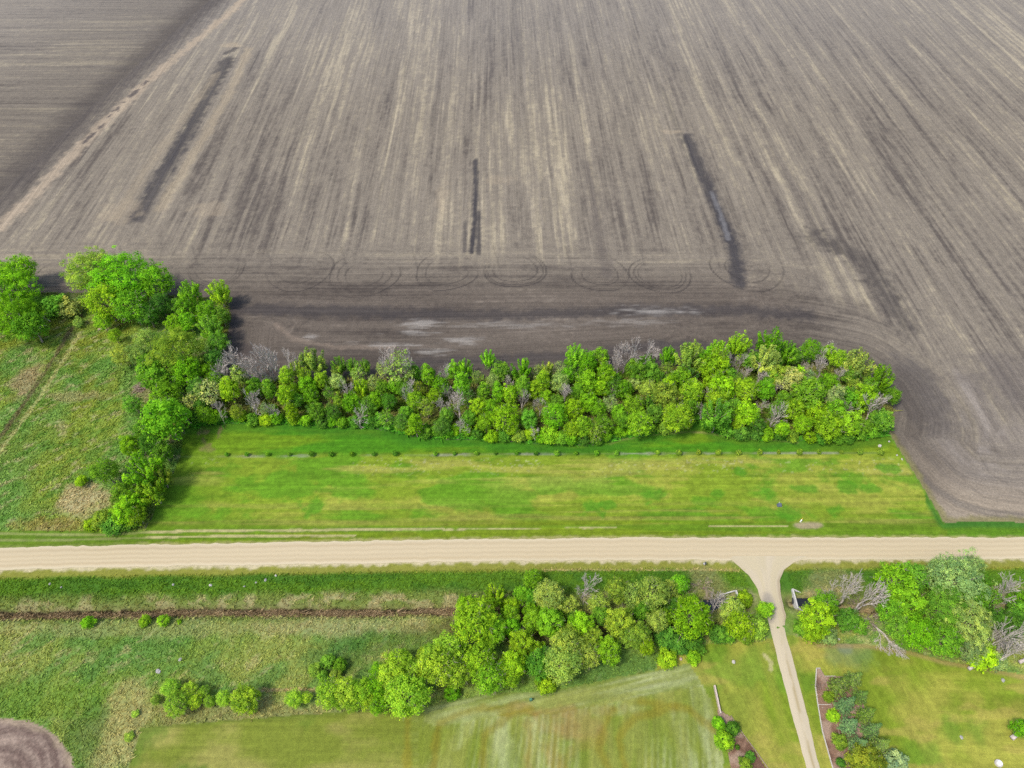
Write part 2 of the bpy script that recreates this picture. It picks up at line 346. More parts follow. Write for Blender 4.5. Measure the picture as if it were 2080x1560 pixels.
        m, _ = line(px, py, x, y, [(cx-46, 540), (cx-58, 500)], .5, .6, .3, 30+q); f1 = mix(f1, C(80, 74, 72), .3*m)
    for pts in ([(1640, 620), (1665, 655), (1720, 690), (1800, 720)], [(1750, 600), (1800, 690), (1850, 780)], [(1960, 980), (2000, 1010), (2090, 1025)], [(1860, 700), (1935, 830), (2010, 960), (2090, 1010)]):
        m, _ = line(px, py, x, y, pts, .5, .6, .3, 45); f1 = mix(f1, C(84, 78, 75), .22*m)
    # weedy fringe of dry stubble along the lawn
    m = ss(1.8, .2, np.abs(dist(x, y, gRE)[0]-.4)+(fbm(x*.5, y*.5, 46, 3)-.5)*1.6); f1 = mix(f1, C(138, 132, 84), .75*m)
    c[i] = f1*np.array([1.0, 1.0, .96]); rows[i] = np.stack([u, v, np.zeros(len(i))], 1)
    # ---------- meadow, upper left
    i = np.where(reg == 1)[0]; x, y, px, py = X[i], Y[i], PX[i], PY[i]
    dg = x*.8+y*.6; dp = -x*.6+y*.8
    a = fbm(x*.06, y*.06, 50, 3); b = fbm(dg*.22, dp*.55, 51, 4); t = fbm(dg*.35, dp*.9, 52, 4)
    m0 = mix(np.tile(C(136, 160, 64), (len(i), 1)), C(116, 156, 72), ss(.40, .6, a))
    m0 = mix(m0, C(132, 146, 52), .8*ss(.46, .66, fbm(x*.09, y*.07, 53, 3))*ss(1000, 800, py))
    m0 = mix(m0, C(86, 136, 50), .6*ss(.5, .7, b)); m0 = mix(m0, C(178, 174, 126), .65*ss(.56, .76, t))
    m0 = mix(m0, C(184, 172, 128), .8*blob(x, y, (165, 1015), 8, 6, 30, .9)); m0 = mix(m0, C(150, 140, 78), .7*blob(x, y, (110, 1068), 14, 3, 31, .9))
    m0 = mix(m0, C(150, 140, 104), .6*blob(x, y, (300, 790), 5, 6, 32, 1.0)); m0 = mix(m0, C(124, 104, 84), .85*blob(x, y, (287, 790), 2.5, 2.2, 33, .8))
    m0 = mix(m0, C(165, 152, 110), .55*blob(x, y, (150, 805), 11, 2.5, 34, 1.1)); m0 = mix(m0, C(170, 152, 118), .7*blob(x, y, (55, 770), 5, 9, 35, .9))
    trk = [(170, 640), (150, 672), (118, 725), (70, 800), (20, 870), (-40, 950)]
    m, _ = line(px, py, x, y, trk, 2.2, .6, 2, 60); m0 = mix(m0, C(104, 122, 58), .6*m)
    m, _ = line(px, py, x, y, [(p[0]-8, p[1]) for p in trk], .8, .6, 1.0, 61); m0 = mix(m0, C(112, 100, 74), .75*m)
    m, _ = line(px, py, x, y, [(p[0]+12, p[1]+4) for p in trk[1:]], .8, .6, .9, 62); m0 = mix(m0, C(184, 184, 120), .65*m)
    m0 = mix(m0, C(112, 168, 50), .5*ss(.5, .62, fbm(x*.1, y*.1, 54, 3))*ss(140, 60, px)*ss(740, 700, py))
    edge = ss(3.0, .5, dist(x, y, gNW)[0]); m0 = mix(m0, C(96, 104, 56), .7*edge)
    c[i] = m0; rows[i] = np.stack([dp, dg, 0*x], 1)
    # ---------- woodland floor
    i = np.where(reg == 2)[0]; x, y = X[i], Y[i]
    w0 = mix(np.tile(C(86, 100, 46), (len(i), 1)), C(112, 100, 76), ss(.42, .62, fbm(x*.4, y*.4, 55, 3)))
    w0 = mix(w0, C(70, 122, 46), .9*ss(3.5, .5, dist(x, y, gWF)[0] + 2*(fbm(x*.4, y*.4, 56, 3)-.5)))
    w0 = mix(w0, C(72, 110, 44), .9*blob(x, y, (1416, 868), 6, 8, 36, .6))
    c[i] = w0
    # ---------- lawn
    i = np.where(reg == 3)[0]; x, y, px, py = X[i], Y[i], PX[i], PY[i]
    ly = y - .004*x
    wx = x+14*(fbm(x*.06+7, ly*.13, 161, 3)-.5)+.35*ly; wy = ly+5*(fbm(x*.05, ly*.15, 162, 3)-.5); a = fbm(wx*.045, wy*.14, 57, 6); b = fbm(wx*.11, wy*.20, 58, 6); st = fbm(ly*1.1, x*.006, 59, 3)-.5; st2 = fbm(ly*.45, x*.01, 60, 2)-.5
    up = ss(928, 915, py)
    l0 = np.tile(C(136, 162, 48), (len(i), 1))
    l0 = mix(l0, C(164, 170, 72), .8*ss(.48, .64, a + .35*st))
    band = np.exp(-((py-995)/34)**2)*ss(1500, 1000, px) + .5*np.exp(-((py-1000)/50)**2)
    l0 = mix(l0, C(94, 154, 34), .72*ss(.46, .64, b + .16*band - .05 + .08*ss(430, 330, px)))
    l0 = mix(l0, C(104, 146, 32), .8*ss(520, 350, px)*ss(1060, 1010, py))  # deeper green beside the hedge, partly its shadow put into the colour
    l0 = mix(l0, C(176, 176, 88), .7*ss(.52, .68, fbm(x*.05, ly*.5, 61, 4))*ss(1010, 950, py)*ss(925, 940, py))
    l0 = mix(l0, C(200, 200, 160), .45*(fbm(x*1.6, y*2.2, 62, 2) > .74)*ss(980, 940, py)*ss(.4, .6, fbm(x*.06, y*.2, 63, 3))*ss(925, 938, py))
    l0 = mix(l0, C(120, 142, 32), .8*ss(1052, 1064, py)); l0 = mix(l0, C(92, 136, 34), .55*ss(.45, .6, st2+.5)*ss(1040, 1066, py))
    l0 = mix(l0, C(158, 160, 78), .7*ss(.52, .7, fbm(x*.025, ly*1.0, 64, 3))*ss(1010, 1040, py)*ss(1075, 1060, py))
    u0 = mix(np.tile(C(84, 146, 30), (len(i), 1)), C(116, 154, 34), ss(.48, .66, fbm(x*.05, ly*.2, 65, 4)+.12*ss(1150, 1500, px)))
    u0 = mix(u0, C(140, 162, 40), .8*ss(1560, 1760, px)); l0 = mix(l0, u0, up)
    l0 = l0*(1+.34*st+.16*st2+.5*(fbm(x*.5, ly*1.1, 140, 3)-.5))[:, None]
    m, al = line(px, py, x, y, [(365, 927), (800, 925), (1100, 922), (1500, 921), (1790, 920)], .48, .5, .5, 63)
    l0 = mix(l0, mix(np.tile(C(128, 152, 80), (len(i), 1)), C(166, 166, 160), ss(.4, .55, fbm(x*.12, y*.1, 66, 2))), .6*m*np.where(px < 820, .75*ss(.45, .6, fbm(x*.1, y*.1, 67, 2)), 1))
    for pts, w in (([(-60, 1083), (100, 1086), (200, 1087), (300, 1081), (430, 1078), (640, 1077), (900, 1074)], .42), ([(-60, 1098), (130, 1097), (300, 1092), (450, 1089), (720, 1088)], .35), ([(900, 1076), (1100, 1073), (1250, 1072)], .22), ([(1440, 1069), (1600, 1068)], .22)):
        m, al = line(px, py, x, y, pts, w, .5, .35, 64); l0 = mix(l0, C(200, 190, 142), .85*m*ss(.3, .5, fbm(al*.05, al*0, 68, 3)))
    m, _ = line(px, py, x, y, [(1240, 902), (1265, 893), (1310, 884), (1345, 881), (1400, 877), (1440, 880), (1480, 887), (1560, 893), (1620, 899)], .5, .6, .5, 65); l0 = mix(l0, C(176, 166, 106), .7*m)
    m = ss(4.2, 1.5, dist(x, y, gWF)[0]+2*(fbm(x*.3, y*.3, 69, 2)-.5)); l0 = mix(l0, C(64, 124, 34), .65*m)
    m = blob(x, y, (1640, 1067), 4.6, 1.1, 37, 1.0); l0 = mix(l0, C(178, 164, 136), .9*m)
    m = blob(x, y, (430, 885), 5, 5, 38, 1.5); l0 = mix(l0, C(142, 128, 90), .75*m*ss(.5, .6, fbm(x*.6, y*.4, 70, 3)))
    for q, (a_, b_) in enumerate([(1460, 998), (1560, 1000), (1640, 995), (1720, 990), (1770, 994), (1200, 1030), (1240, 1025), (1600, 1040), (1800, 950), (1690, 1035), (1500, 960), (1330, 1005), (480, 990), (640, 1030)]):
        l0 = mix(l0, C(88, 152, 36), .75*blob(x, y, (a_, b_), 2.4+q % 3, 1.6+q % 2, 60+q, 2.2))
    m = ss(2.6, .9, dist(x, y, gRE)[0])*(px > 1880); l0 = mix(l0, C(60, 122, 44), .85*m)
    m = ss(.9, .2, dist(x, y, gRE)[0])*(px < 1920); l0 = mix(l0, C(104, 146, 50), .7*m)
    l0 = mix(l0, C(90, 140, 34), .7*(px > 1925)*ss(1068, 1080, py))
    m = ss(.9, .1, np.abs(y-road_y(x, gRN))+(fbm(x*.7, y*.7, 74, 2)-.5)*.9); l0 = mix(l0, C(180, 172, 120), .7*m)
    left = inside(x, y, P_NW)|(px < 292); l0 = mix(l0, C(98, 132, 40), .6*ss(320, 260, px))
    l0 = l0*(np.array([.95, .93, .84])*(1+.16*(fbm(ly*2.2, x*.02, 157, 2)[:, None]-.5)+.30*(vn(x*1.7, y*1.7, 158)[:, None]-.5)))
    c[i] = l0; rows[i] = np.stack([ly, x, 0*x], 1)
    # ---------- verge and rough grassland south of the road
    i = np.where((reg == 4) | (reg == 5) | (reg == 6))[0]; x, y, px, py = X[i], Y[i], PX[i], PY[i]
    ds = road_y(x, gRS) - y                               # metres from the road
    dg = x*.75+y*.66; dp = -x*.66+y*.75
    v0 = np.tile(C(144, 146, 62), (len(i), 1))
    wv = (fbm(x*.12, y*.12, 75, 3)-.5)*1.4
    v0 = mix(v0, C(90, 130, 36), ss(1.8, 3.2, ds+wv)); v0 = mix(v0, C(66, 112, 36), .6*ss(.45, .62, fbm(x*.12, y*.3, 76, 3))*ss(2, 3, ds))
    v0 = mix(v0, C(128, 142, 72), .8*ss(6.0, 9.0, ds+2*wv)); v0 = mix(v0, C(182, 170, 126), .6*ss(.48, .64, fbm(x*.35, y*.6, 77, 4))*ss(6.0, 8.5, ds)*ss(15, 11, ds))
    g0 = mix(np.tile(C(120, 152, 64), (len(i), 1)), C(144, 160, 78), ss(.40, .6, fbm(x*.05, y*.06, 78, 3)))
    g0 = mix(g0, C(98, 146, 68), .65*ss(.46, .64, fbm(dg*.12, dp*.2, 79, 4)))
    g0 = mix(g0, C(178, 174, 122), .5*ss(.54, .74, fbm(dg*.5, dp*1.2, 80, 4)-.06*ss(.5, .6, fbm(x*.06, y*.06, 81, 2))))
    g0 = mix(g0, C(180, 168, 124), .45*blob(x, y, (700, 1268), 26, 4, 40, .9)); g0 = mix(g0, C(176, 166, 116), .35*blob(x, y, (300, 1275), 50, 3.0, 41, .9))
    g0 = mix(g0, C(172, 168, 108), .75*blob(x, y, (240, 1480), 8, 12, 42, .8)); g0 = mix(g0, C(150, 146, 92), .7*blob(x, y, (500, 1450), 26, 4, 43, .8))
    g0 = mix(g0, C(74, 120, 54), .6*blob(x, y, (680, 1340), 9, 6, 44, .8)); g0 = mix(g0, C(62, 112, 42), .5*blob(x, y, (800, 1310), 18, 4, 45, .9))
    g0 = mix(g0, C(112, 150, 50), .6*blob(x, y, (60, 1420), 22, 6, 46, .8)); g0 = mix(g0, C(70, 118, 44), .6*blob(x, y, (160, 1510), 6, 11, 47, .8))
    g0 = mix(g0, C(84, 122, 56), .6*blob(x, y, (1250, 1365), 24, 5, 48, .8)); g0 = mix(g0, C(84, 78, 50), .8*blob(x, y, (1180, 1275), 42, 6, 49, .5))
    m, _ = line(px, py, x, y, [(640, 1402), (560, 1402), (500, 1404)], .4, .6, .4, 66); g0 = mix(g0, C(186, 160, 120), .6*m)
    v0 = mix(v0, g0, ss(11.5, 14.5, ds+wv))
    dd = np.minimum(dist(x, y, gD)[0], dist(x, y, gDR)[0])
    yd = np.interp(x, gD[:, 0], gD[:, 1]); 
    m = ss(2.1, 1.2, dd+(fbm(x*.4, y*.4, 82, 3)-.5)*1.6); v0 = mix(v0, C(150, 142, 96), .3*m)
    m = ss(1.1, .55, dd+(fbm(x*.5, y*.7, 83, 3)-.5)*1.0)
    dn = mix(np.tile(C(84, 74, 52), (len(i), 1)), C(172, 156, 116), ss(.44, .58, fbm(x*.16, y*.7, 84, 4)-.06*(y > yd+.2)))
    dn = mix(dn, C(58, 52, 38), .85*ss(.1, .5, y-yd+.5*(fbm(x*.3, y*0, 156, 2)-.5))); dn = mix(dn, C(100, 96, 56), .6*ss(.55, .66, fbm(x*.1, y*.3, 85, 3))); v0 = mix(v0, dn, m)  # north side darkened: shadow of the bank painted into the ditch colour
    v0 = mix(v0, C(214, 200, 162), .9*ss(1.0, .1, ds+(fbm(x*.7, y*.7, 86, 3)-.5)*2.0))
    m = blob(x, y, (1690, 1180), 9, 4, 50, .8); v0 = mix(v0, C(172, 156, 118), .35*m); m = blob(x, y, (1440, 1185), 6, 5, 51, .8); v0 = mix(v0, C(156, 144, 106), .45*m)
    m = ss(2.6, .8, dist(x, y, G([(1500, 1145), (1540, 1180), (1560, 1240), (1570, 1290)]))[0]); v0 = mix(v0, C(120, 146, 60), .5*m)
    m = ss(.25, .1, np.abs(ds-2.5-.4*wv))*(px > 1100)*(px < 1500); v0 = mix(v0, C(176, 166, 110), .7*m)
    c[i] = v0; rows[i] = np.stack([dp, dg, 0*x], 1)
    # ---------- mown field at the bottom
    i = np.where(reg == 7)[0]; x, y, px, py = X[i], Y[i], PX[i], PY[i]
    a = fbm(x*.07, y*.11, 87, 5)
    f = mix(np.tile(C(128, 140, 52), (len(i), 1)), C(158, 156, 80), ss(.40, .62, a))
    f = mix(f, C(100, 130, 44), .75*ss(.54, .66, fbm(x*.11, y*.08, 88, 5))*ss(1440, 1490, py))
    east = ss(790, 930, px + 120*(fbm(x*.1, y*.1, 89, 2)-.5))
    topb = ss(60, 30, py - np.interp(px, [870, 1000, 1120, 1290, 1400], [1432, 1408, 1403, 1368, 1347]))*east*ss(1455, 1425, px)
    u = np.where(px > 850, x + 1.5*np.sin(y*.10), y); v = np.where(px > 850, y, x)
    u = np.where(topb > .3, y - .22*x, u); v = np.where(topb > .3, x, v)
    f = mix(f, mix(np.tile(C(122, 140, 48), (len(i), 1)), C(148, 154, 72), ss(.35, .65, fbm(u*.3, v*.05, 141, 4))), .8*east)
    fine = .35+1.1*ss(.35, .7, fbm(u*1.5, v*.09, 91, 4))
    pl = C(182, 190, 134)
    f = mix(f, pl, np.clip(.34*topb*fine, 0, 1))
    f = mix(f, pl, np.clip(.22*east*ss(.50, .64, fbm(u*.16, v*.05, 90, 4))*fine, 0, 1))
    for pts, w, k_ in (([(1010, 1470), (1028, 1520), (1036, 1570)], 3.0, .8), ([(1090, 1462), (1105, 1570)], 2.6, .65), ([(1376, 1450), (1398, 1570)], 2.4, .8), ([(1430, 1400), (1438, 1480), (1462, 1575)], 2.2, 1.0), ([(950, 1470), (925, 1510)], 1.8, .6), ([(1300, 1440), (1190, 1442)], 1.5, .6)):
        m, _ = line(px, py, x, y, pts, w, .6, 2.0, 67); f = mix(f, C(188, 196, 140), np.clip(.34*k_*m*fine, 0, 1))
    rustc = C(158, 118, 60)
    for pts, w, k_ in (([(1125, 1560), (1118, 1525), (1130, 1490), (1165, 1470)], 2.6, .8), ([(1140, 1560), (1165, 1520), (1225, 1490)], 1.8, .5), ([(1035, 1448), (1062, 1438), (1085, 1450)], 2.0, .8), ([(1090, 1452), (1190, 1442), (1260, 1440)], 1.6, .5), ([(1075, 1560), (1078, 1500), (1072, 1460)], 1.2, .5)):
        m, _ = line(px, py, x, y, pts, w, .9, 2.5, 70); f = mix(f, rustc, np.clip(.6*k_*m*(.4+.9*fbm(u*.8, v*.2, 142, 3)), 0, 1))
    f = mix(f, C(170, 140, 92), .4*blob(x, y, (1160, 1470), 8, 4, 54, 1.0))
    per = .5+.5*np.sin(u*2*np.pi/1.25 + 2.5*fbm(v*.06, u*.2, 153, 2)); gate = ss(.42, .6, fbm(u*.05, v*.04, 154, 3))*east
    f = mix(f, C(196, 202, 150), .42*per*per*gate*(.3+1.1*fbm(u*.5, v*.35, 155, 3)))
    for pts in ([(880, 1560), (890, 1470), (960, 1440), (1040, 1440)], [(980, 1560), (985, 1490), (1040, 1450), (1080, 1440)], [(1245, 1440), (1230, 1470), (1215, 1520), (1240, 1565)], [(828, 1430), (826, 1560)], [(1450, 1480), (1400, 1440), (1300, 1425)], [(1270, 1560), (1255, 1500), (1290, 1455), (1370, 1440)]):
        m, _ = line(px, py, x, y, pts, 1.3, .9, 1.2, 68); f = mix(f, C(142, 130, 40), .55*m)
    m = ss(1.0, .2, dist(x, y, P_MOWN[:9])[0]); f = mix(f, C(110, 130, 50), .5*m)
    f = f*(1+.24*(fbm(u*1.5, v*.06, 93, 3)-.5)+.25*(vn(x*1.9, y*1.9, 160)-.5))[:, None]
    c[i] = f; rows[i] = np.stack([u, v, 0*x], 1)
    # ---------- house yard
    i = np.where(reg == 8)[0]; x, y, px, py = X[i], Y[i], PX[i], PY[i]
    f = mix(np.tile(C(134, 156, 48), (len(i), 1)), C(168, 170, 74), ss(.42, .62, fbm(x*.07, y*.09, 94, 4)))
    f = mix(f, C(108, 150, 46), .6*ss(.5, .64, fbm(x*.1, y*.1, 95, 3))); 
    f = mix(f, C(180, 168, 88), .6*ss(.55, .7, fbm(x*.12, y*.3, 97, 4)))
    f = mix(f, C(104, 138, 40), .6*ss(1560, 1500, px)*ss(1380, 1420, py)*.8)
    rc = (px > 1900); u = np.where(rc, y+.05*x, x*.93+y*.3); v = np.where(rc, x, y)
    f = f*(np.array([.95, .94, .86])*(1+.42*(fbm(u*.75, v*.02, 98, 3)-.5)+.28*(vn(x*1.8, y*1.8, 159)-.5))[:, None])
    m = ss(1.6, .3, np.abs(dist(x, y, G([(1566, 1296), (1590, 1380), (1625, 1500), (1650, 1600)]))[0]-2.6)); f = mix(f, C(150, 158, 60), .6*m)
    m, _ = line(px, py, x, y, [(1552, 1330), (1566, 1345), (1566, 1360)], .5, .5, .5, 69); f = mix(f, C(196, 186, 136), .7*m)
    f = mix(f, C(140, 140, 128), .75*blob(x, y, (1712, 1313), 2.2, 3.0, 55, .9)); f = mix(f, C(112, 140, 92), .5*blob(x, y, (1730, 1325), 7, 4, 56, .9))
    f = mix(f, C(176, 150, 100), .6*ss(.9, .1, np.abs(dist(x, y, P_YARD[7:13])[0]-.5)))
    c[i] = f; rows[i] = np.stack([u, v, 0*x], 1)
    # ---------- bare plot in the corner
    i = np.where(reg == 9)[0]; x, y, px, py = X[i], Y[i], PX[i], PY[i]
    c0 = ground(-20, 1610); rad = np.hypot(x-c0[0], y-c0[1]); ang = np.arctan2(y-c0[1], x-c0[0])
    t = fbm(rad*1.1, ang*1.2, 99, 3)*.55 + .25*fbm(rad*2.2, ang*4, 100, 2) + .2*vn(x*2.2, y*2.2, 151)
    f = mix(np.tile(C(112, 93, 84), (len(i), 1)), C(166, 146, 130), ss(.3, .7, t)); f = mix(f, C(176, 158, 130), .6*ss(1.6, .2, dist(x, y, P_PLOT[:6])[0]+(vn(x, y, 152)-.5)))
    c[i] = f; rows[i] = np.stack([rad, ang*12, 0*x], 1)
    return np.clip(c, .003, .8), rows

REG_MAT = [M_soil, M_meadow, M_meadow, M_lawn, M_meadow, M_meadow, M_meadow, M_lawn, M_lawn, M_soil]
parts = {k: [] for k in range(len(REG))}
for (x0, x1, y0, y1, sx, sy) in ((-158, 158, 22, 128, .37, .36), (-190, 190, 128, 206, .5, .5), (-315, 315, 206, 446, .72, 1.0)):
    xs = np.linspace(x0, x1, int((x1-x0)/sx)+1); ys = np.linspace(y0, y1, int(round((y1-y0)/sy))+1)
    X, Y = np.meshgrid(xs, ys); nx, ny = len(xs), len(ys); X, Y = X.ravel(), Y.ravel()
    Z = height(X, Y) if y0 < 100 else np.zeros(X.shape)
    rg = regions(X, Y); cc, rw = paint(X, Y, rg)
    q = np.arange((nx-1)*(ny-1)); b = (q//(nx-1))*nx + q % (nx-1); Fq = np.stack([b, b+1, b+1+nx, b+nx], 1); fr = rg[b]
    for k in range(len(REG)):
        f = Fq[fr == k]
        if len(f): parts[k].append((np.stack([X, Y, Z], 1), f, cc, rw))
for k, lst in parts.items():
    Vs, Fs, Cs, Rs, off = [], [], [], [], 0
    for V, f, cc, rw in lst:
        used, inv = np.unique(f, return_inverse=True)
        Vs.append(V[used]); Cs.append(cc[used]); Rs.append(rw[used]); Fs.append(inv.reshape(f.shape)+off); off += len(used)
    if Vs:
        struct(link(REG[k], make_mesh(REG[k], np.concatenate(Vs), np.concatenate(Fs), REG_MAT[k], np.concatenate(Cs), np.concatenate(Rs), True)))
# land beyond what the photo shows
B = 4000.0
def far_sheet(name, rects, mat, c, z):
    V, Fc = [], []
    for (a, b_, c_, d_) in rects:
        n = len(V); V += [(a, c_, z), (b_, c_, z), (b_, d_, z), (a, d_, z)]; Fc.append((n, n+1, n+2, n+3))
    V = np.array(V); struct(link(name, make_mesh(name, V, Fc, mat, np.tile(c, (len(V), 1)), V)))
far_sheet('farmland', [(-B, B, 128, B)], M_soil, C(148, 138, 130), -.06)
far_sheet('grassland', [(-B, -158, -B, 128), (158, B, -B, 128), (-158, 158, -B, 22)], M_meadow, C(100, 136, 54), -.02)

# ------------------------------------------------------------------ road, drive, beds, water
def ribbon(name, A, Bp, mat, cfun, z=.04, step=.5, across=12, jag=.35, seed=0, follow=False):
    """sheet between two polylines given in metres"""
    def res(P, n):
        P = np.asarray(P); L = np.concatenate([[0], np.cumsum(np.hypot(*np.diff(P, axis=0).T))]); t = np.linspace(0, L[-1], n)
        return np.stack([np.interp(t, L, P[:, 0]), np.interp(t, L, P[:, 1])], 1)
    L = np.sum(np.hypot(*np.diff(np.asarray(A), axis=0).T)); n = max(4, int(L/step))
    a, b = res(A, n), res(Bp, n); d = b-a; w = np.hypot(d[:, 0], d[:, 1])[:, None]; d = d/w
    s = np.arange(n)*step
    a = a - d*((fbm(s*.6, s*0, 600+seed, 3)-.5)*2*jag)[:, None]; b = b + d*((fbm(s*.6, s*0+9, 601+seed, 3)-.5)*2*jag)[:, None]
    t = np.linspace(0, 1, across)[None, :, None]
    P = a[:, None]*(1-t)+b[:, None]*t
    X, Y = P[..., 0].ravel(), P[..., 1].ravel(); tt = np.broadcast_to(t[..., 0], (n, across)).ravel(); s2 = np.repeat(s, across)
    Z = np.full(X.shape, z) + .10*np.sin(np.pi*tt)*(1 if not follow else 0) + (height(X, Y) if follow else 0)
    cc = cfun(X, Y, tt, s2)
    q = np.arange((n-1)*(across-1)); bq = (q//(across-1))*across + q % (across-1)
    me = make_mesh(name, np.stack([X, Y, Z], 1), np.stack([bq, bq+1, bq+1+across, bq+across], 1), mat, cc, np.stack([tt*6, s2, 0*s2], 1), True)
    return struct(link(name, me))
def road_col(X, Y, t, s):
    n = len(X); c = np.tile(C(216, 199, 163), (n, 1))
    for tc, w, k in ((.2, .06, .65), (.42, .05, .5), (.62, .05, .5), (.82, .05, .65)):
        c = mix(c, C(200, 181, 144), k*np.exp(-((t-tc)/w)**2)*(.5+fbm(s*.03, t*0+tc*9, 110, 2)))
    c = mix(c, C(224, 211, 178), .6*np.exp(-((t-.03)/.05)**2)+.6*np.exp(-((t-.96)/.04)**2))
    return c*(1+.06*(fbm(t*10, s*.01, 111, 3)-.5))[:, None]
ribbon('gravel_road', gRN, gRS, M_gravel, road_col, .05, .5, 26, .30, 1)
DL = [(1478, 1130), (1500, 1150), (1520, 1168), (1538, 1196), (1550, 1230), (1560, 1262), (1568, 1290), (1580, 1340), (1600, 1420), (1622, 1500), (1640, 1565), (1665, 1660)]
DRr = [(1650, 1130), (1612, 1143), (1592, 1158), (1584, 1180), (1586, 1210), (1596, 1250), (1594, 1275), (1599, 1300), (1612, 1345), (1632, 1425), (1651, 1500), (1666, 1565), (1690, 1660)]
def drive_col(X, Y, t, s):
    px, py = to_px(X, Y); n = len(X); c = np.tile(C(214, 200, 170), (n, 1))
    lo = ss(1275, 1320, py)
    c = mix(c, C(176, 158, 112), .75*lo*np.exp(-((t-.55)/.10)**2)*ss(.35, .55, fbm(s*.25, t*3, 112, 3)))
    c = mix(c, C(206, 192, 150), .4*(1-lo)*ss(.4, .6, fbm(t*8, s*.06, 113, 3)))
    c = mix(c, C(160, 152, 142), .75*ss(1.0, .4, np.hypot((px-1560)/22, (py-1240)/45)+(fbm(X*.5, Y*.5, 114, 3)-.5)*.6))
    c = mix(c, C(150, 128, 96), .5*np.exp(-((t-.93)/.06)**2)*ss(1290, 1250, py)*ss(1150, 1180, py))
    return c
ribbon('driveway', G(DL), G(DRr), M_gravel, drive_col, .075, .3, 18, .16, 2)

def patch(name, poly, mat, cfun, z, step=.3):
    P = G(poly); xs = np.arange(P[:, 0].min(), P[:, 0].max()+step, step); ys = np.arange(P[:, 1].min(), P[:, 1].max()+step, step)
    X, Y = np.meshgrid(xs, ys); nx, ny = len(xs), len(ys); X, Y = X.ravel(), Y.ravel()
    q = np.arange((nx-1)*(ny-1)); b = (q//(nx-1))*nx + q % (nx-1); Fq = np.stack([b, b+1, b+1+nx, b+nx], 1)
    Fq = Fq[inside(X[b]+step/2, Y[b]+step/2, P)]; used, inv = np.unique(Fq, return_inverse=True)
    V = np.stack([X, Y, z+.05*(fbm(X*1.2, Y*1.2, 115, 3)-.5)+.12], 1)[used]
    return struct(link(name, make_mesh(name, V, inv.reshape(Fq.shape), mat, cfun(V[:, 0], V[:, 1]), V, True)))
def mulch_col(X, Y):
    c = np.tile(C(158, 126, 104), (len(X), 1)); c = mix(c, C(118, 88, 70), .8*ss(.45, .62, fbm(X*.5, Y*.5, 116, 4)))
    return mix(c, C(186, 160, 138), .8*ss(.5, .66, fbm(X*.35, Y*.35, 117, 3)))
patch('mulch_bed', BEDR, M_mulch, mulch_col, 0)
patch('mulch_bed', BEDL, M_mulch, mulch_col, 0)
def pond(name, poly, z):
    P = G(poly); V = [(p[0], p[1], z) for p in P]; me = bpy.data.meshes.new(name); me.from_pydata(V, [], [list(range(len(V)))]); me.materials.append(M_water)
    return struct(link(name, me))

# ------------------------------------------------------------------ tubes, boxes, stones
class MB:
    def __init__(s): s.v, s.f = [], []
    def add(s, V, Fc):
        n = sum(len(a) for a in s.v); s.v.append(np.asarray(V, float)); s.f += [tuple(int(k)+n for k in f) for f in Fc]
    def tube(s, pts, rad, sides=5, cap=True):
        pts = [np.asarray(p, float) for p in pts]; V = []
        for k, p in enumerate(pts):
            d = pts[min(k+1, len(pts)-1)]-pts[max(k-1, 0)]; d = d/(np.linalg.norm(d)+1e-9)
            a = np.cross(d, (0.3, 0.9, .1) if abs(d[2]) > .8 else (0, 0, 1)); a /= np.linalg.norm(a)+1e-9; b = np.cross(d, a)
            for q in range(sides):
                t = 2*math.pi*q/sides; V.append(p+rad[k]*(a*math.cos(t)+b*math.sin(t)))
        Fc = [(k*sides+q, k*sides+(q+1) % sides, (k+1)*sides+(q+1) % sides, (k+1)*sides+q) for k in range(len(pts)-1) for q in range(sides)]
        if cap: Fc += [tuple(range(sides))[::-1], tuple((len(pts)-1)*sides+q for q in range(sides))]
        s.add(V, Fc)
    def box(s, c, d, rz=0.0, bev=.0):
        x, y, z = d[0]/2, d[1]/2, d[2]/2; e = bev
        V = []
        for zz, ins in ((-z, e), (-z+e, 0), (z-e, 0), (z, e)):
            for sx, sy in ((-1, -1), (1, -1), (1, 1), (-1, 1)):
                px, py = sx*(x-ins), sy*(y-ins); V.append((c[0]+px*math.cos(rz)-py*math.sin(rz), c[1]+px*math.sin(rz)+py*math.cos(rz), c[2]+zz))
        Fc = [(3, 2, 1, 0), (12, 13, 14, 15)] + [(k*4+q, k*4+(q+1) % 4, k*4+4+(q+1) % 4, k*4+4+q) for k in range(3) for q in range(4)]
        s.add(V, Fc)
    def prism(s, poly, z0, z1):
        n = len(poly); V = [(p[0], p[1], z0) for p in poly]+[(p[0], p[1], z1) for p in poly]
        s.add(V, [tuple(range(n))[::-1], tuple(range(n, 2*n))]+[(q, (q+1) % n, n+(q+1) % n, n+q) for q in range(n)])
    def mesh(s, name, mat, smooth=False):
        me = bpy.data.meshes.new(name); me.from_pydata([tuple(v) for v in np.concatenate(s.v)], [], s.f); me.materials.append(mat)
        if smooth: me.polygons.foreach_set('use_smooth', [True]*len(me.polygons))
        me.update(); return me
    def obj(s, name, mat, parent=None, loc=None, smooth=False): return link(name, s.mesh(name, mat, smooth), parent, loc)
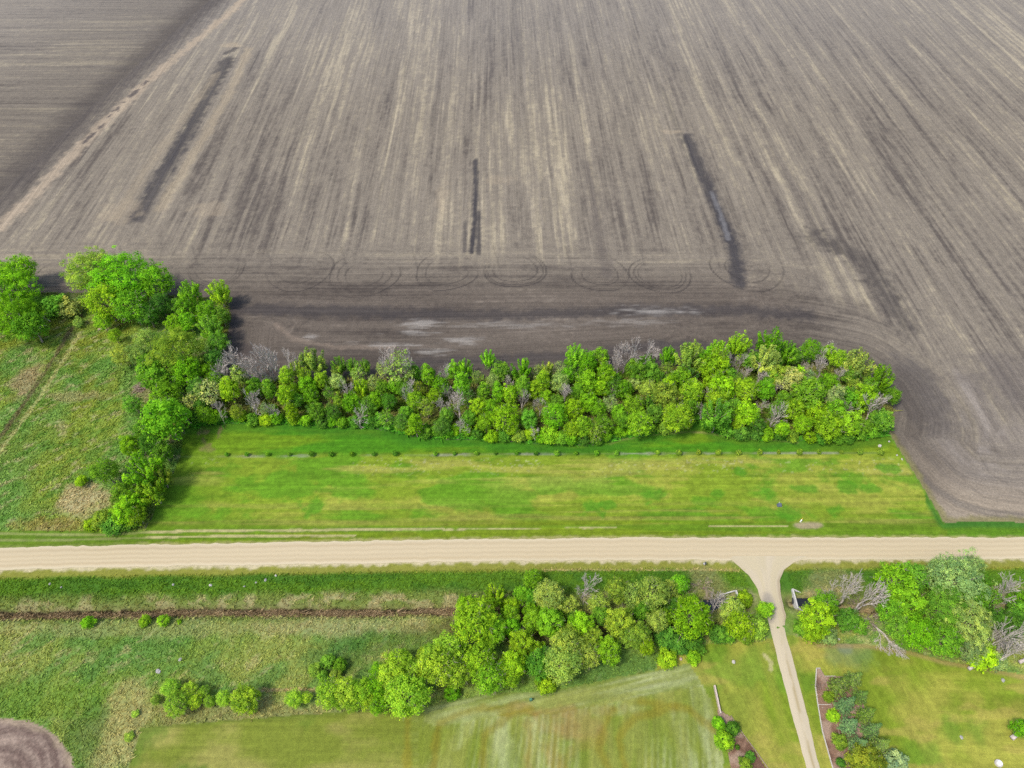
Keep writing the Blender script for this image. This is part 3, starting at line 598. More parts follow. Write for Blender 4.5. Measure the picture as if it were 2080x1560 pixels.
def stone_mesh(name, mat, seed):
    rng = np.random.default_rng(seed); V, Fc = [], []; nu, nv = 9, 6
    for j in range(nv):
        th = math.pi*j/(nv-1)
        for i in range(nu):
            ph = 2*math.pi*i/nu; r = 1+rng.normal(0, .13); V.append((r*math.sin(th)*math.cos(ph), r*math.sin(th)*math.sin(ph), .62*r*math.cos(th)+.35))
    Fc = [(j*nu+i, (j+1)*nu+i, (j+1)*nu+(i+1) % nu, j*nu+(i+1) % nu) for j in range(nv-1) for i in range(nu)]
    me = bpy.data.meshes.new(name); me.from_pydata(V, [], Fc); me.materials.append(mat); me.update(); return me

# ------------------------------------------------------------------ tree models (unit: metres, about 6 m wide; copies share mesh data)
def leaf_quads(P, Nn, size, rng, asp=.62):
    n = len(P); Nn = Nn/np.linalg.norm(Nn, axis=1, keepdims=True)
    t = np.cross(Nn, rng.normal(size=(n, 3))); t /= np.linalg.norm(t, axis=1, keepdims=True)+1e-9; b = np.cross(Nn, t)
    sz = (size*(.65+.7*rng.random(n)))[:, None]; cup = Nn*sz*.18
    V = np.stack([P-t*sz-cup, P-b*sz*asp, P+t*sz-cup, P+b*sz*asp], 1).reshape(-1, 3)
    return V, np.arange(4*n).reshape(n, 4)
def leaf_cols(n, rng, clump, amt=.22):
    """per-leaf and per-clump variation of leaf colour (young yellowish leaves to older green ones)"""
    k = (1+amt*rng.normal(size=n)*.6+amt*clump).clip(.55, 1.6); h = rng.normal(size=n)*.5+clump*.6
    c = np.stack([k*(1+.16*h), k*(1+.03*h), k*(1-.1*h)], 1).clip(.2, 2); return np.repeat(c, 4, 0)
def limbs(mb, tips, H_, r0, rng, fork=.3, trunkr=1.0):
    top = np.array([rng.normal(0, .15), rng.normal(0, .15), H_*fork])
    mb.tube([(0, 0, -.3), (0, 0, .15), top*.55+(0.08, .05, 0), top], [r0*1.5, r0*1.1, r0*.9, r0*.75], 7)
    ax = top + np.array([rng.normal(0, .2), rng.normal(0, .2), H_*.42]); mb.tube([top-(0, 0, .1), top*.5+ax*.5+rng.normal(0, .12, 3), ax], [r0*.72, r0*.45, r0*.15], 5)
    for p in tips:
        s = rng.random()*.55; st = top*(1-s)+ax*s; m = st*.45+p*.55+np.array([0, 0, -.06*H_*rng.random()])+rng.normal(0, .15, 3)
        mb.tube([st, m, p], [r0*.42, r0*.24, .025], 4, False)
def crown_clumps(rng, W, Hh, n, zc, rz, cr, lumps=.12, low=-.75):
    i = np.arange(n)+.5; ph = np.arccos(1-2*i/n); th = math.pi*(1+5**.5)*i + rng.random()*6
    d = np.stack([np.sin(ph)*np.cos(th), np.sin(ph)*np.sin(th), np.cos(ph)], 1)+rng.normal(0, .13, (n, 3)); d /= np.linalg.norm(d, axis=1, keepdims=True)
    d = d[d[:, 2] > low]; rr = .62+.36*rng.random(len(d)); rr *= 1+lumps*rng.normal(size=len(d))
    taper = 1-.15*np.maximum(0, -d[:, 2])
    P = d*np.array([W/2-cr*.5, W/2-cr*.5, rz-cr*.4])*(rr*taper)[:, None]+np.array([0, 0, zc]); return P, d
def tree_data(kind, seed):
    rng = np.random.default_rng(seed); mb = MB(); Vs, Ns, Cl = [], [], []
    if kind in ('round', 'tall', 'loose', 'half', 'bush', 'great'):
        W, Hh = {'round': (6, 7.5), 'tall': (4, 9), 'loose': (6, 8), 'half': (5, 8), 'bush': (4, 3.4), 'great': (13, 15)}[kind]
        n, cr, per, size = {'round': (104, .64, 60, .155), 'tall': (84, .54, 54, .145), 'loose': (130, .60, 46, .13), 'half': (46, .75, 26, .16), 'bush': (46, .62, 60, .16), 'great': (270, .9, 66, .165)}[kind]
        zc, rz = (Hh*.56, Hh*.44) if kind != 'bush' else (Hh*.42, Hh*.58)
        P, d = crown_clumps(rng, W, Hh, n, zc, rz, cr, (.24 if kind == 'great' else .15 if kind in ('round', 'tall') else .12), -.8 if kind != 'bush' else -.35)
        ti = rng.permutation(len(P))[:(26 if kind != 'bush' else 10)]; limbs(mb, P[ti], Hh, {'great': .5}.get(kind, .17), rng, .26 if kind != 'bush' else .1)
        for p, dd in zip(P, d):
            r = cr*(.45+.95*rng.random()**1.3); k = int(per*(r/cr)**1.6*(.7+.6*rng.random()))
            e = rng.normal(size=(k, 3)); e /= np.linalg.norm(e, axis=1, keepdims=True); e = e+dd*.45+np.array([0, 0, .25]); e /= np.linalg.norm(e, axis=1, keepdims=True)
            rad = r*(.42+.72*rng.random((k, 1))) if kind not in ('loose', 'half') else r*(.2+1.1*rng.random((k, 1)))
            Vs.append(p+e*rad*np.array([1, 1, .85])); Ns.append(e*.75+dd*.3+rng.normal(0, .38, (k, 3))+np.array([0, -.0, .62])); Cl.append(np.full(k, np.clip(rng.normal(), -1.6, 1.5)))
        size_ = size
        k = int(n*per*.14); e = rng.normal(size=(k, 3)); e /= np.linalg.norm(e, axis=1, keepdims=True); e[:, 2] = np.abs(e[:, 2])*1.0-.25
        Vs.append(e*np.array([W/2, W/2, rz])*(.72+.36*rng.random((k, 1)))+np.array([0, 0, zc])); Ns.append(e+rng.normal(0, .5, (k, 3))+np.array([0, 0, .5])); Cl.append(rng.normal(size=k))
        if kind != 'bush':                                   # bare twig ends showing through the leaves
            for p, dd in zip(P[ti], d[ti]):
                for q in range(3): mb.tube([p-dd*.06, p+dd*cr*.9+rng.normal(0, .3, 3)], [.045, .02], 3, False)
    elif kind == 'upswept':                                  # steep shoots fanning up and out, leafy along their length
        W, Hh = 6, 9; size_ = .17; tips = []
        for q in range(26):
            a = rng.random()*6.28; rr = W/2*math.sqrt(rng.random()); tip = np.array([rr*math.cos(a), rr*math.sin(a), Hh*(.98-.32*(rr/(W/2))**2-.12*rng.random())]); tips.append(tip)
            base = np.array([tip[0]*.12, tip[1]*.12, Hh*.22]); mid = (tip*.5+base*.5)*np.array([1.12, 1.12, .96]); cl = rng.normal()
            for s in range(9):
                t = .28+.72*(s+rng.random())/9; c0 = base*(1-t)**2+2*mid*t*(1-t)+tip*t*t; k = 15; r = .62*(1.12-.62*t)
                e = rng.normal(size=(k, 3)); e /= np.linalg.norm(e, axis=1, keepdims=True); o = np.array([c0[0], c0[1], 2.0]); o /= np.linalg.norm(o)
                Vs.append(c0+e*r*np.array([.8, .8, 1.1])); Ns.append(e*.5+o*.4+rng.normal(0, .4, (k, 3))+np.array([0, 0, .45])); Cl.append(np.full(k, cl+.35*rng.normal()))
        for q in range(14):                                  # lower skirt
            a = rng.random()*6.28; p = np.array([1.9*math.cos(a), 1.9*math.sin(a), Hh*(.24+.2*rng.random())]); k = 46
            e = rng.normal(size=(k, 3)); e /= np.linalg.norm(e, axis=1, keepdims=True); Vs.append(p+e*.85*(.5+.5*rng.random((k, 1)))); Ns.append(e+rng.normal(0, .4, (k, 3))); Cl.append(np.full(k, rng.normal()))
        limbs(mb, tips, Hh, .16, rng, .2)
    elif kind == 'spruce':
        W, Hh = 4, 5.5; mb.tube([(0, 0, -.2), (0, 0, Hh*.5), (0, 0, Hh*.97)], [.14, .09, .02], 6); dirs = []
        for lv in range(15):
            t = lv/14; z = .25+t*(Hh-.5); rr = (W/2)*(1-t)**.95+.08; nb = int(13-7*t)
            for q in range(nb):
                a = 6.283*(q+rng.random()*.7)/nb+lv; L = rr*(.72+.42*rng.random()); cl = rng.normal()
                mb.tube([(0, 0, z+.08), (L*math.cos(a)*.95, L*math.sin(a)*.95, z-.18*L)], [.03, .012], 3, False)
                for s in range(max(3, int(L*5))):
                    f = (.25+.75*(s+rng.random())/max(3, int(L*5))); w = .20*(1.15-f)+.05
                    for side in (-1, 0, 1):
                        p = np.array([L*f*math.cos(a)-side*w*math.sin(a), L*f*math.sin(a)+side*w*math.cos(a), z-.22*L*f+.05*rng.normal()+(.05 if side == 0 else -.03)])
                        Vs.append(p[None]); Ns.append(np.array([[.5*math.cos(a+side*.6)+.3*rng.normal(), .5*math.sin(a+side*.6)+.3*rng.normal(), .55+.2*rng.normal()]])); Cl.append(np.array([.5*cl+3.2*(f-.62)]))
        size_ = .15
    P = np.concatenate(Vs); Nn = np.concatenate(Ns); cl = np.concatenate(Cl)
    V, Fc = leaf_quads(P, Nn, size_, rng, .62 if kind != 'spruce' else .42)
    crown = make_mesh('crown', V, Fc, M_needle if kind == 'spruce' else M_leaf, leaf_cols(len(P), rng, cl, .22))
    return mb.mesh('trunk', M_bark, True), crown, W, Hh
def bare_data(seed, mat, spread=.55, W=5.0, Hh=8.5):
    rng = np.random.default_rng(seed); mb, tw = MB(), MB()
    def grow(p, d, L, r, lev):
        n = 3; pts = [p]; rr = [r]
        for k in range(n):
            d = d+rng.normal(0, .13, 3)+np.array([0, 0, .05]); d /= np.linalg.norm(d); pts.append(pts[-1]+d*L/n); rr.append(r*(1-.42*(k+1)/n))
        (mb if lev < 2 else tw).tube(pts, rr, 6 if lev < 2 else 3, lev < 1)
        if lev >= 5: return
        for q in range(2+(rng.random() < .62)+(lev == 0)*2):
            s = pts[-1] if q < 2 else pts[1+rng.integers(0, 2)]
            e = rng.normal(size=3); e -= d*np.dot(e, d); e /= np.linalg.norm(e)+1e-9
            nd = d+e*spread*(.7+.6*rng.random()); nd /= np.linalg.norm(nd); grow(s, nd, L*(.62+.22*rng.random()), max(.034, rr[-1]*.8), lev+1)
    grow(np.array([0, 0, -.2]), np.array([rng.normal(0, .05), rng.normal(0, .05), 1.0]), 2.5, .2, 0)
    allv = np.concatenate(mb.v+tw.v); ex = max(np.ptp(allv[:, 0]), np.ptp(allv[:, 1])); sxy, sz = W/ex, Hh/allv[:, 2].max()
    for m_ in (mb, tw): m_.v = [v*np.array([sxy, sxy, sz]) for v in m_.v]
    return mb.mesh('trunk', mat, True), tw.mesh('twigs', mat), W, Hh
LIB = {}
for kind, nvar in (('round', 5), ('tall', 3), ('loose', 4), ('half', 3), ('bush', 4), ('great', 3), ('upswept', 4), ('spruce', 3)):
    LIB[kind] = [tree_data(kind, 100+17*k+len(kind)*1000) for k in range(nvar)]
LIB['bare'] = [bare_data(900+k, M_dead) for k in range(5)]
LIB['brown'] = [bare_data(950+k, M_deadbrown, .7, 4, 4) for k in range(2)]
PAL = {'yg': (0.270, 0.466, 0.025), 'br': (0.191, 0.413, 0.023), 'gr': (0.170, 0.355, 0.036), 'dk': (0.111, 0.260, 0.034), 'em': (0.140, 0.350, 0.036), 'pa': (0.340, 0.465, 0.090), 'li': (0.315, 0.485, 0.045),
       'ol': (0.265, 0.392, 0.048), 'ta': (0.392, 0.445, 0.148), 'gy': (0.297, 0.413, 0.138), 'si': (0.322, 0.390, 0.271), 'go': (0.254, 0.306, 0.030), 'sp': (.105, .175, .036), 'sb': (.11, .205, .075)}
CNAME = {'yg': 'yellow-green', 'li': 'pale lime', 'br': 'bright green', 'gr': 'mid-green', 'dk': 'dark green', 'em': 'emerald green', 'pa': 'pale green', 'ol': 'olive green', 'ta': 'tan-green', 'gy': 'greyish green',
         'si': 'silvery', 'go': 'golden yellow', 'sp': 'dark green', 'sb': 'blue-green'}
FORM = {'round': ('deciduous_tree', 'round tree', 'tree'), 'tall': ('deciduous_tree', 'slim tree', 'tree'), 'loose': ('deciduous_tree', 'feathery tree', 'tree'),
        'half': ('deciduous_tree', 'sparse tree', 'tree'), 'bush': ('shrub', 'leafy shrub', 'shrub'), 'great': ('deciduous_tree', 'big spreading tree', 'tree'),
        'upswept': ('deciduous_tree', 'fan-topped tree', 'tree'), 'spruce': ('spruce_tree', 'spruce', 'tree'), 'bare': ('bare_tree', 'leafless grey tree', 'tree'), 'brown': ('bare_shrub', 'leafless brown shrub', 'shrub')}
CODE = {'R': 'round', 'T': 'tall', 'W': 'loose', 'H': 'half', 'S': 'bush', 'G': 'great', 'V': 'upswept', 'P': 'spruce', 'B': 'bare', 'D': 'brown'}
HT = {'round': (1.15, 1.5), 'tall': (1.9, 1.5), 'loose': (1.15, 1.6), 'half': (1.4, 1.5), 'bush': (.8, .2), 'great': (.95, 2), 'upswept': (1.35, 1.8), 'spruce': (1.45, .2), 'bare': (1.5, 1.5), 'brown': (.9, .3)}
def plant(px, py, wpx, kind, colr, label=None, group=None, hmul=1.0, lean=None, name=None):
    kind = CODE.get(kind, kind)
    if kind == 'round' and not label and R.random() < .28: kind = 'loose'
    tr, cr, W, Hh = R.choice(LIB[kind])
    w = wpx*m_per_px(px, py, 4)*1.12; h = min((HT[kind][0]*w+HT[kind][1])*hmul, 17)
    g = ground(px, py, h*{'spruce': .30, 'bush': .42}.get(kind, .56)); h_ = hz(*g)
    if not name and kind in ('tall', 'half') and wpx < 31: name = 'small_tree'  # smaller slim and sparse trees, named apart from the larger ones
    t = link(name or FORM[kind][0], None, loc=(g[0], g[1], h_-.05)); t.empty_display_size = .5
    t.rotation_euler = (R.gauss(0, .04), R.gauss(0, .04), R.uniform(0, 6.28))
    if lean: t.rotation_euler = lean
    t.scale = (w/W*R.uniform(.93, 1.07), w/W*R.uniform(.93, 1.07), h/Hh)
    link('trunk', tr, t); o = link('twigs' if kind in ('bare', 'brown') else 'crown', cr, t)
    if colr in PAL:
        b = PAL[colr]; k = R.uniform(.80, 1.18); o.color = (b[0]*k*R.uniform(.86, 1.06), b[1]*k, .8*b[2]*k*R.uniform(.8, 1.25), 1)
    if label: tag(t, label, FORM[kind][2], group)
    t['_k'] = kind; t['_c'] = colr; return t
ORD = 'first second third fourth fifth sixth seventh eighth ninth tenth eleventh twelfth thirteenth fourteenth fifteenth sixteenth seventeenth eighteenth nineteenth twentieth'.split()
def ordinal(k):
    if k < 20: return ORD[k]
    t = {2: 'twenty', 3: 'thirty', 4: 'forty'}[(k+1)//10]; u = (k+1) % 10
    return t+'-'+ORD[u-1] if u else {30: 'thirtieth', 40: 'fortieth'}[k+1]
def label_zone(items, group):
    """items: (object, place phrase). Same look in the same place: told apart by order from the left."""
    by = {}
    for t, place in items: by.setdefault((t['_k'], t['_c'] if t['_k'] not in ('bare', 'brown') else '', place), []).append(t)
    for (k, c, place), ts in by.items():
        ts.sort(key=lambda o: to_px(o.location.x, o.location.y)[0]); nm, form, cat = FORM[k]; look = (CNAME[c]+' '+form) if c else form
        for q, t in enumerate(ts):
            if len(ts) == 1: lab = look+' '+place
            elif q == 0: lab = 'leftmost '+look+' '+place
            elif q == len(ts)-1: lab = 'rightmost '+look+' '+place
            else: lab = ordinal(q)+' '+look+' from left '+place
            tag(t, lab, cat, group)

# ------------------------------------------------------------------ the windbreak (crown centre in the photo, crown width, kind, colour)
WIND = '''452 748 42 B x;500 742 42 B x;543 733 48 B x;578 738 40 B x;798 742 46 B x;832 744 44 B x;1272 722 42 B x;1308 716 40 B x;471 735 50 B x;520 745 42 B x;560 738 46 B x;424 798 45 H ta;465 795 34 T yg;488 763 28 T pa;512 825 30 B x;522 788 26 T gr;578 805 30 T yg;580 768 26 T yg;602 747 32 V pa;636 732 48 V pa;
626 785 34 R br;653 772 30 R yg;691 742 32 V gr;715 744 27 V br;740 744 25 V gr;684 754 22 W pa;726 762 28 H pa;697 788 32 B x;643 836 34 R gr;686 815 19 T ol;715 817 34 R br;745 828 32 R gr;763 813 30 R br;
553 832 24 S br;592 836 24 T yg;538 830 22 H gy;505 798 24 R yg;549 790 26 T gr;605 815 26 R gr;670 800 26 H gr;760 778 28 H gy;775 752 24 H pa;440 770 30 R gr;410 825 28 R dk;
812 748 55 H pa;845 761 23 T gr;870 761 27 T br;908 767 32 B x;895 786 36 R br;920 753 30 R br;945 746 32 V br;939 782 32 T br;970 767 24 H pa;991 728 30 V br;1016 757 36 R gr;1062 750 42 V br;1054 768 22 W pa;1089 757 26 H gy;1110 750 32 V pa;
1137 748 26 H gy;802 784 30 R br;835 800 34 B x;845 813 34 R yg;868 828 32 H ol;893 823 26 B x;931 825 36 B x;908 844 28 R gr;972 828 34 R yg;1014 798 26 T br;983 798 24 T gr;1037 805 27 T yg;1060 809 28 B x;1087 794 34 R yg;
1110 809 30 R yg;1022 848 52 R yg;987 858 32 R yg;1076 850 34 R em;1125 848 48 R br;1118 886 36 S yg;790 815 30 R dk;825 838 28 R gr;952 850 28 R gr;1040 870 26 R yg;775 790 28 R gr;
1167 727 46 V br;1194 742 32 T br;1224 727 32 R gr;1234 763 34 T yg;1257 742 32 B x;1290 720 46 B x;1329 717 18 B x;1293 751 46 R gr;1322 755 40 R gr;1319 732 26 V gr;1357 720 32 V br;1352 751 28 H ol;1404 727 56 V pa;1457 710 44 V yg;
1449 744 58 R yg;1139 777 38 W gy;1149 800 28 B x;1193 777 44 R br;1217 786 36 R yg;1269 792 34 R br;1317 792 36 R pa;1352 805 50 R ol;1376 770 40 R yg;1404 801 46 R yg;1286 824 42 R yg;1194 818 36 R br;1163 832 36 R yg;1129 820 30 R gr;
1217 832 32 R br;1240 822 30 H gy;1257 836 30 R br;1303 858 50 R yg;1380 846 56 R yg;1227 862 36 R gr;1186 866 38 R yg;1160 872 32 R yg;1264 853 30 R gr;1330 840 34 R gr;1175 795 30 R gr;1250 775 28 R gr;
1413 713 34 V pa;1500 700 46 V yg;1564 693 55 V br;1599 713 38 V br;1614 724 30 R gr;1648 713 40 R br;1679 717 28 R yg;1692 714 34 B x;1705 728 34 R yg;1745 742 58 V pa;1790 766 50 V br;1814 804 32 R br;1775 830 50 B x;1790 853 40 R gr;
1756 810 46 R yg;1719 810 38 R em;1734 784 30 W ol;1681 784 42 R br;1708 764 32 B x;1640 767 28 H gy;1628 750 32 B x;1672 748 40 B x;1606 775 48 R ta;1577 762 42 R ol;1553 728 58 V pa;1541 767 36 B x;1515 764 30 B x;1493 768 24 W pa;1466 788 50 R yg;
1515 792 46 R yg;1555 795 38 R br;1645 802 56 R gr;1455 815 46 R yg;1460 843 58 V em;1519 841 46 R yg;1545 825 30 B x;1575 845 46 B x;1612 832 42 R yg;1659 841 42 R yg;1696 835 38 R br;1727 860 46 R yg;1683 868 46 R yg;1630 862 34 R yg;
1411 790 40 R yg;1404 822 32 R gr;1590 812 34 R gr;1480 765 36 R gr;1530 735 36 R gr;1625 798 34 R br;1730 762 36 R gr;1765 785 34 R gr;1490 825 34 R gr;1565 770 34 R gr'''
WSHRUB = '''401 846 30;432 848 28;453 846 24;488 844 26;515 853 28;540 853 26;562 850 26;597 852 26;622 855 26;655 858 28;675 855 24;695 858 26;722 857 26;757 856 28;770 852 26;791 857 26;814 864 26;835 872 28;864 877 30;887 873 26;906 878 28;
948 874 26;968 880 26;925 872 24;1000 886 26;1025 886 28;1055 886 26;1079 882 28;1100 890 24;1140 890 28;1160 892 28;1186 892 26;1212 892 26;1230 884 26;1258 876 26;1280 868 26;1350 870 30;1320 870 24;1440 866 26;1475 876 30;1506 880 32;1535 882 28;1558 880 30;
1582 884 26;1608 884 28;1645 888 26;1668 890 26;1700 890 26;1722 888 28;1745 882 28;1768 876 28;1792 868 26;1395 862 22'''
def seg(px): return "windbreak's thin left end" if px < 600 else "windbreak left of centre" if px < 950 else "middle of windbreak" if px < 1410 else "windbreak's broad right end"
front_x = np.array([p[0] for p in WOOD_FRONT]); front_y = np.array([p[1] for p in WOOD_FRONT])
items = []
for s in WIND.replace('\n', '').split(';'):
    px, py, w, k, c = s.split(); px, py, w = float(px), float(py), float(w)
    t = plant(px, py, w*((1.05 if px < 1340 else .85) if k == 'B' else 1), k, c, hmul=1.2 if k == 'B' and px < 1340 else 1.0); back = np.interp(px, front_x, front_y)-py
    row = 'front row' if back < 58 else 'middle row' if back < 112 else 'back row'
    sg = seg(px); items.append((t, f"in {row}, {sg}"))
pts = [np.array(t.location[:2]) for t, _ in items]
for q in range(4000):
    px, py = R.uniform(385, 1800), R.uniform(720, 890); g = ground(px, py, 4.5); b = np.interp(px, front_x, front_y)-py
    if b < 22 or py < np.interp(px, [380, 470, 600, 1100, 1400, 1560, 1700, 1810], [800, 775, 760, 745, 725, 705, 725, 800]): continue
    if min(np.hypot(*(g-p)) for p in pts) < 3.5: continue
    k = R.choice('RTTWHWVBB'); c = R.choice(['gr', 'gr', 'br', 'yg', 'yg', 'dk', 'ol', 'gy'])
    t = plant(px, py, R.uniform(24, 34), k, c, name=None if k == 'B' else 'small_tree'); pts.append(np.array(t.location[:2]))  # filler trees set in gaps between the listed ones
    row = 'front row' if b < 58 else 'middle row' if b < 112 else 'back row'; items.append((t, f"in {row}, {seg(px)}"))
print('windbreak trees', len(items))
label_zone(items, 'trees of the windbreak behind the lawn')
items = []
for q, s in enumerate(WSHRUB.replace('\n', '').split(';')):
    px, py, w = [float(a) for a in s.split()]; c = R.choice(['gr', 'gr', 'dk', 'br', 'yg', 'ol', 'em'])
    items.append((plant(px, py, w, 'S', c), 'at the lawn edge, '+seg(px)))
label_zone(items, 'shrubs along the front edge of the windbreak')

# ------------------------------------------------------------------ hedge on the left
HEDGE = '''20 585 92 G br;48 545 54 R br;15 558 55 G gr;25 645 80 G br;62 662 56 R gr;112 624 50 S gr;142 626 42 S ta;78 630 42 S gr;182 552 84 G pa;248 566 112 G br;318 572 62 R br;212 612 66 R yg;266 622 62 R br;207 652 34 R yg;327 618 40 R dk;300 640 40 R dk;
385 592 40 V br;443 592 42 V yg;380 622 42 R br;420 638 42 R br;449 642 32 R gr;353 660 32 R br;382 654 34 R br;424 664 46 V gr;442 692 36 R gr;360 712 86 G ol;297 690 38 W pa;284 722 44 W pa;250 720 42 W pa;315 758 56 R gr;380 755 56 R br;437 728 36 R dk;425 755 34 R br;
160 656 22 S pa;232 682 24 W yg;335 808 58 R br;333 852 84 R br;270 818 36 W gr;331 784 40 R gr;263 902 36 R yg;311 896 46 R dk;331 916 38 R dk;215 958 50 R gr;294 956 72 V br;324 965 44 V ol;307 995 50 V yg;252 1004 48 R gr;272 1018 44 R br;252 1043 48 R yg;
209 1056 46 S ol;233 1068 44 S dk;185 1066 28 S yg;278 1046 36 R yg;262 1060 40 S dk;165 978 24 S yg;374 838 32 R dk;388 818 32 H ta;298 735 36 R gr;400 790 40 R dk;362 760 40 R dk;290 870 34 R gr'''
items = []
for s in HEDGE.replace('\n', '').split(';'):
    px, py, w, k, c = s.split(); px, py, w = float(px), float(py), float(w); t = plant(px, py, w, k, c)
    pl = "at the hedge's far left end" if px < 170 and py < 700 else 'in the hedge beside the tilled field' if py < 680 else 'in the upper left hedge' if py < 780 else 'in the left hedge level with windbreak' if py < 930 else 'in the left hedge near gravel road'
    items.append((t, pl))
label_zone(items, 'trees of the hedge between meadow and lawn')

# ------------------------------------------------------------------ grove south of the road, on both sides of the drive
GROVE = '''715 1424 34 W li;752 1420 36 W li;690 1420 32 W li;800 1400 40 W li;845 1392 38 W li;858 1366 42 W li;770 1362 34 W br;965 1262 88 R yg;946 1226 40 R yg;1002 1280 54 R yg;1008 1207 46 V yg;1083 1174 38 R br;1079 1210 30 R em;1079 1234 32 R br;1058 1207 32 R br;1040 1226 36 R yg;1038 1250 36 R yg;1040 1273 34 R br;1115 1207 56 W pa;1156 1226 36 W pa;1187 1192 48 B x;1219 1223 42 W pa;
1252 1199 42 R ol;1283 1204 40 W pa;1081 1263 42 R yg;1119 1263 54 R br;1112 1243 36 R br;1183 1265 46 R yg;1200 1294 42 R ol;1158 1290 38 W ol;1260 1265 56 R ol;1279 1290 46 R ol;1060 1310 48 R yg;1092 1322 34 R yg;1150 1313 60 W pa;1140 1350 68 W pa;1192 1336 44 W pa;
1235 1319 46 R yg;1096 1350 54 R em;1111 1392 38 S yg;977 1342 62 W yg;992 1375 58 R br;1042 1352 50 R yg;1038 1375 38 W yg;915 1319 59 W li;938 1321 34 R br;880 1337 54 W li;931 1367 54 W li;918 1407 32 S br;886 1352 72 W li;809 1349 54 W li;842 1362 44 W li;866 1332 39 W li;
674 1410 54 W li;701 1404 54 W li;738 1406 49 W li;768 1396 46 W br;788 1380 49 W li;826 1414 78 R li;768 1428 36 W br;815 1342 36 W br;782 1334 28 H ta;1330 1197 62 W pa;1356 1198 34 W pa;1383 1185 34 R br;1378 1224 36 W yg;1407 1217 32 R yg;1404 1256 72 R yg;
1335 1263 44 W pa;1349 1250 32 W yg;1368 1228 36 R dk;1298 1290 48 R ol;1354 1298 48 S dk;1409 1304 44 S dk;1375 1308 40 S dk;1455 1229 40 B x;1435 1185 46 D x;1488 1240 46 W pa;1503 1267 52 W yg;1460 1290 38 S dk;1537 1277 42 S ol;1476 1288 36 S gr;1517 1290 36 S ol;1515 1212 32 S yg;1555 1240 34 S yg;
1300 1240 36 R gr;1320 1225 34 R gr;1225 1250 32 R gr;1165 1250 30 R dk;1140 1235 30 R gr;1310 1310 36 R yg;1060 1340 30 R gr;1290 1235 30 W pa'''
items = []
for s in GROVE.replace('\n', '').split(';'):
    px, py, w, k, c = s.split(); px, py, w = float(px), float(py), float(w); t = plant(px, py, w, k, c)
    pl = "in the grove's low left tail" if px < 860 else "at the grove's front edge" if py > 1300 and px < 1250 else "at the grove's driveway end" if px > 1430 else "on the grove's road side" if py < 1236 else "in the middle of the grove"
    items.append((t, pl))
label_zone(items, 'trees of the grove south of the road')
RIGHT = '''1681 1223 46 W br;1658 1255 62 R yg;1628 1278 32 S gr;1646 1285 42 S yg;1681 1290 38 S gy;1722 1258 38 R dk;1729 1197 56 B x;1768 1207 56 B x;1822 1182 72 W br;1856 1172 54 W gr;1848 1222 66 R br;1815 1236 50 W gr;1858 1282 60 W br;1825 1274 46 R gr;1838 1302 30 W gr;
1945 1178 92 G gy;1990 1205 72 W gr;1918 1235 80 G gr;1968 1262 84 G gy;1922 1300 62 W gr;1975 1318 50 W gy;1912 1160 44 W gy;1975 1150 40 W gy;1992 1334 54 S yg;2024 1344 40 S gy;2050 1195 54 B x;2045 1288 58 B x;2057 1325 50 B x;2076 1218 40 R br;2061 1274 46 W dk;2020 1255 40 R dk;
1745 1270 32 S gr;1785 1262 40 D x;2078 1480 34 R br;1760 1225 40 D x;2070 1250 46 R gr'''
items = []
for s in RIGHT.replace('\n', '').split(';'):
    px, py, w, k, c = s.split(); px, py, w = float(px), float(py), float(w); t = plant(px, py, w, k, c, hmul=1.45 if k == 'B' else 1.0)
    items.append((t, 'at the right edge of the yard' if py > 1400 else 'beside the right-hand culvert' if px < 1725 else 'between culvert and tall clump' if px < 1880 else 'in the tall clump above yard' if px < 2030 else 'at the far right above yard'))
label_zone(items, 'trees right of the drive')

# ------------------------------------------------------------------ loose bushes on the rough grass
BUSH = '''316 1420 19 W pa;347 1398 36 W li;357 1430 48 W li;384 1402 31 W li;397 1423 29 W li;414 1404 22 W li;424 1424 22 W li;453 1418 29 W li;498 1420 53 R li;597 1417 33 W li;623 1417 21 W li;262 1497 18 S pa;275 1450 14 S pa'''
items = [(plant(float(a), float(b), float(w), k, c, hmul=.75), 'in the row above the mown field') for a, b, w, k, c in (s.split() for s in BUSH.split(';'))]
label_zone(items, 'young bushes above the mown field')
items = [(plant(float(a), float(b), float(w), 'S', c), 'beside the brown ditch') for a, b, w, c in (s.split() for s in '293 1260 23 yg;331 1260 25 yg;177 1264 26 br;364 1262 9 yg'.split(';'))]
items += [(plant(float(a), float(b), float(w), 'S', c), 'on the rough grassland below the ditch') for a, b, w, c in (s.split() for s in '666 1345 30 gr;690 1352 30 gr;640 1362 28 ol;655 1372 22 gr;682 1370 24 ol'.split(';'))]
label_zone(items, 'bushes on the rough grass')
for px, py, w, lab in ((1354, 1340, 38, 'larger of two dense round shrubs below the grove, left of a pink stone'), (1408, 1333, 31, 'smaller of two dense round shrubs below the grove, right of a pink stone')):
    plant(px, py, w, 'S', 'yg', lab, 'pair of round shrubs below the grove')

